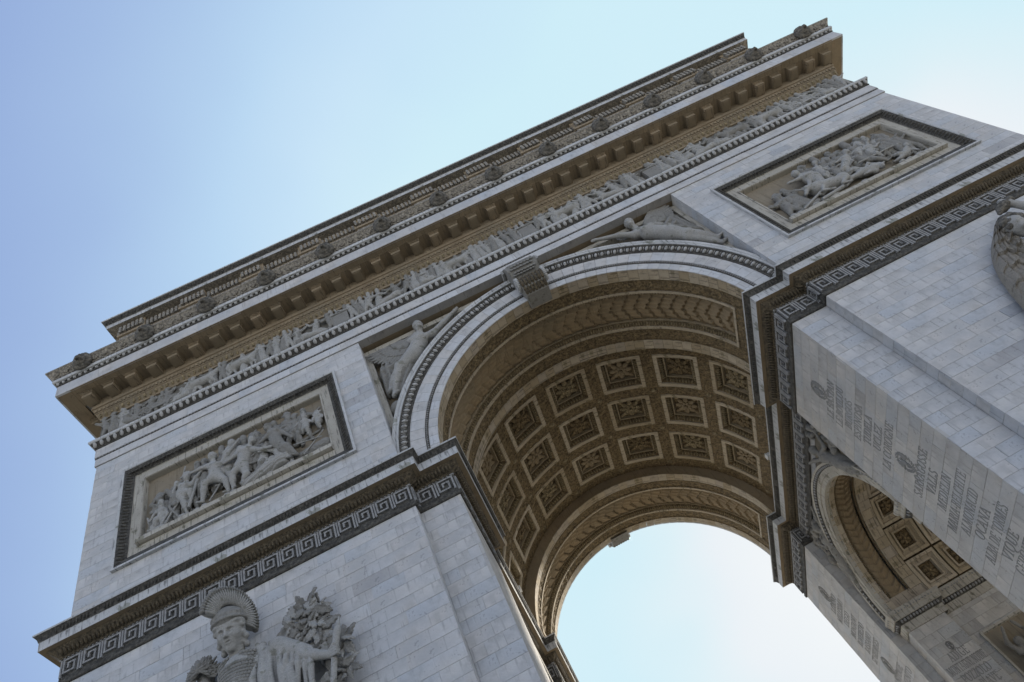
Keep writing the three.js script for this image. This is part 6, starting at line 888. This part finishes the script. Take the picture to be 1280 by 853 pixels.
// ---------------------------------------------------------------- reliefs round the side arch
{
  const S = group('spandrel_relief', scene); tag(S, 'dark crowded relief in the spandrel over the side arch', 'relief');
  const xr = XR + 0.06, mk = (J, H, o) => { const g = body(J, H, o).mesh(0.055, -0.1, 0.02); const q = put('figure', g, M.sculptDark, S); q.rotation.y = -PI / 2; q.position.set(xr, 0, ZM); return q; };   // local x = world z - ZM, local z = toward the passage
  mk([[-3.0, 19.2, 0.35], [-3.4, 18.7, 0.2], [-3.9, 18.5, 0.3], [-4.2, 18.9, 0.3], [-2.7, 18.8, 0.2], [-2.3, 19.2, 0.3], [-1.8, 19.5, 0.3], [-3.6, 17.7, 0.2], [-4.1, 17.2, 0.35], [-4.5, 16.2, 0.2], [-3.9, 16.9, 0.3], [-4.7, 15.9, 0.2]], 3.0, { cloth: 2, face: 0.5, cloak: [[[-3.6, 17.8, 0.1], [-4.3, 16.6, 0.05], 0.26, 0.2]], fq: 4 });
  mk([[3.0, 19.2, 0.35], [3.4, 18.7, 0.2], [3.9, 18.5, 0.3], [4.2, 18.9, 0.3], [2.7, 18.8, 0.2], [2.3, 19.2, 0.3], [1.8, 19.5, 0.3], [3.6, 17.7, 0.2], [4.1, 17.2, 0.35], [4.5, 16.2, 0.2], [3.9, 16.9, 0.3], [4.7, 15.9, 0.2]], 3.0, { cloth: 2, face: -0.5, cloak: [[[3.6, 17.8, 0.1], [4.3, 16.6, 0.05], 0.26, 0.2]], fq: 4 });
  for (const s of [-1, 1]) { const d = new Clay(); for (let i = 0; i < 22; i++) d.ball([s * (4.05 + rr(-0.8, 0.95)), 18.9 + rr(-0.9, 0.85), rr(0.0, 0.2)], [rr(0.12, 0.32), rr(0.12, 0.3), 0.16], 0.06); const q = put('drapery_and_arms', d.mesh(0.05, -0.1, 0.05), M.sculptDark, S); q.rotation.y = -PI / 2; q.position.set(xr, 0, ZM); }
  const R = group('jamb_relief', scene); tag(R, 'dark carved relief with a raised arm inside the side arch', 'relief');
  const zb = -15.57; const fr = new Mesher(); fr.rect(10.38, 7.2, 15.2, 12.14, [[0, zb - 0.02], [0, zb + 0.10], [0.10, zb + 0.10], [0.14, zb + 0.02]]); fr.build('frame', M.trimWarm, R);
  new Mesher().quad([10.45, 7.25, zb + 0.018], [15.1, 7.25, zb + 0.018], [15.1, 12.05, zb + 0.018], [10.45, 12.05, zb + 0.018]).build('back_plane', M.field, R);
  const m2 = (J, H, o) => put('figure', body(J.map(p => [p[0], p[1], zb + p[2]]), H, o).mesh(0.05, zb - 0.05, 0.02), M.sculptDark, R);
  m2([[11.3, 11.0, 0.35], [11.05, 10.7, 0.2], [10.85, 11.2, 0.3], [11.15, 11.7, 0.3], [11.65, 10.7, 0.2], [12.0, 11.1, 0.3], [11.8, 11.7, 0.3], [11.35, 9.6, 0.2], [11.0, 8.9, 0.3], [11.2, 8.0, 0.15], [11.8, 8.9, 0.25], [11.7, 8.0, 0.15]], 3.1, { cloth: 2, face: 0.3, cloak: [[[11.35, 9.9, 0.2], [11.3, 8.3, 0.2], 0.36, 0.42]], fq: 4 });
  m2([[12.9, 11.2, 0.35], [12.55, 10.8, 0.2], [12.3, 10.3, 0.3], [12.6, 9.9, 0.3], [13.2, 10.8, 0.2], [13.5, 10.3, 0.3], [13.4, 9.8, 0.3], [12.9, 9.7, 0.2], [12.7, 8.9, 0.3], [12.7, 8.0, 0.15], [13.2, 8.9, 0.25], [13.2, 8.0, 0.15]], 3.0, { cloth: 1, face: -0.3 });
  m2([[10.85, 10.2, 0.25], [10.7, 9.9, 0.15], [10.65, 9.5, 0.2], [10.9, 9.2, 0.2], [11.0, 9.9, 0.15], [11.2, 9.6, 0.2], [11.3, 9.3, 0.2], [10.85, 9.0, 0.15], [10.8, 8.6, 0.2], [10.8, 8.0, 0.1], [11.0, 8.6, 0.15], [11.0, 8.0, 0.1]], 2.2, { cloth: 2 });
}

renderer.render(scene, camera);
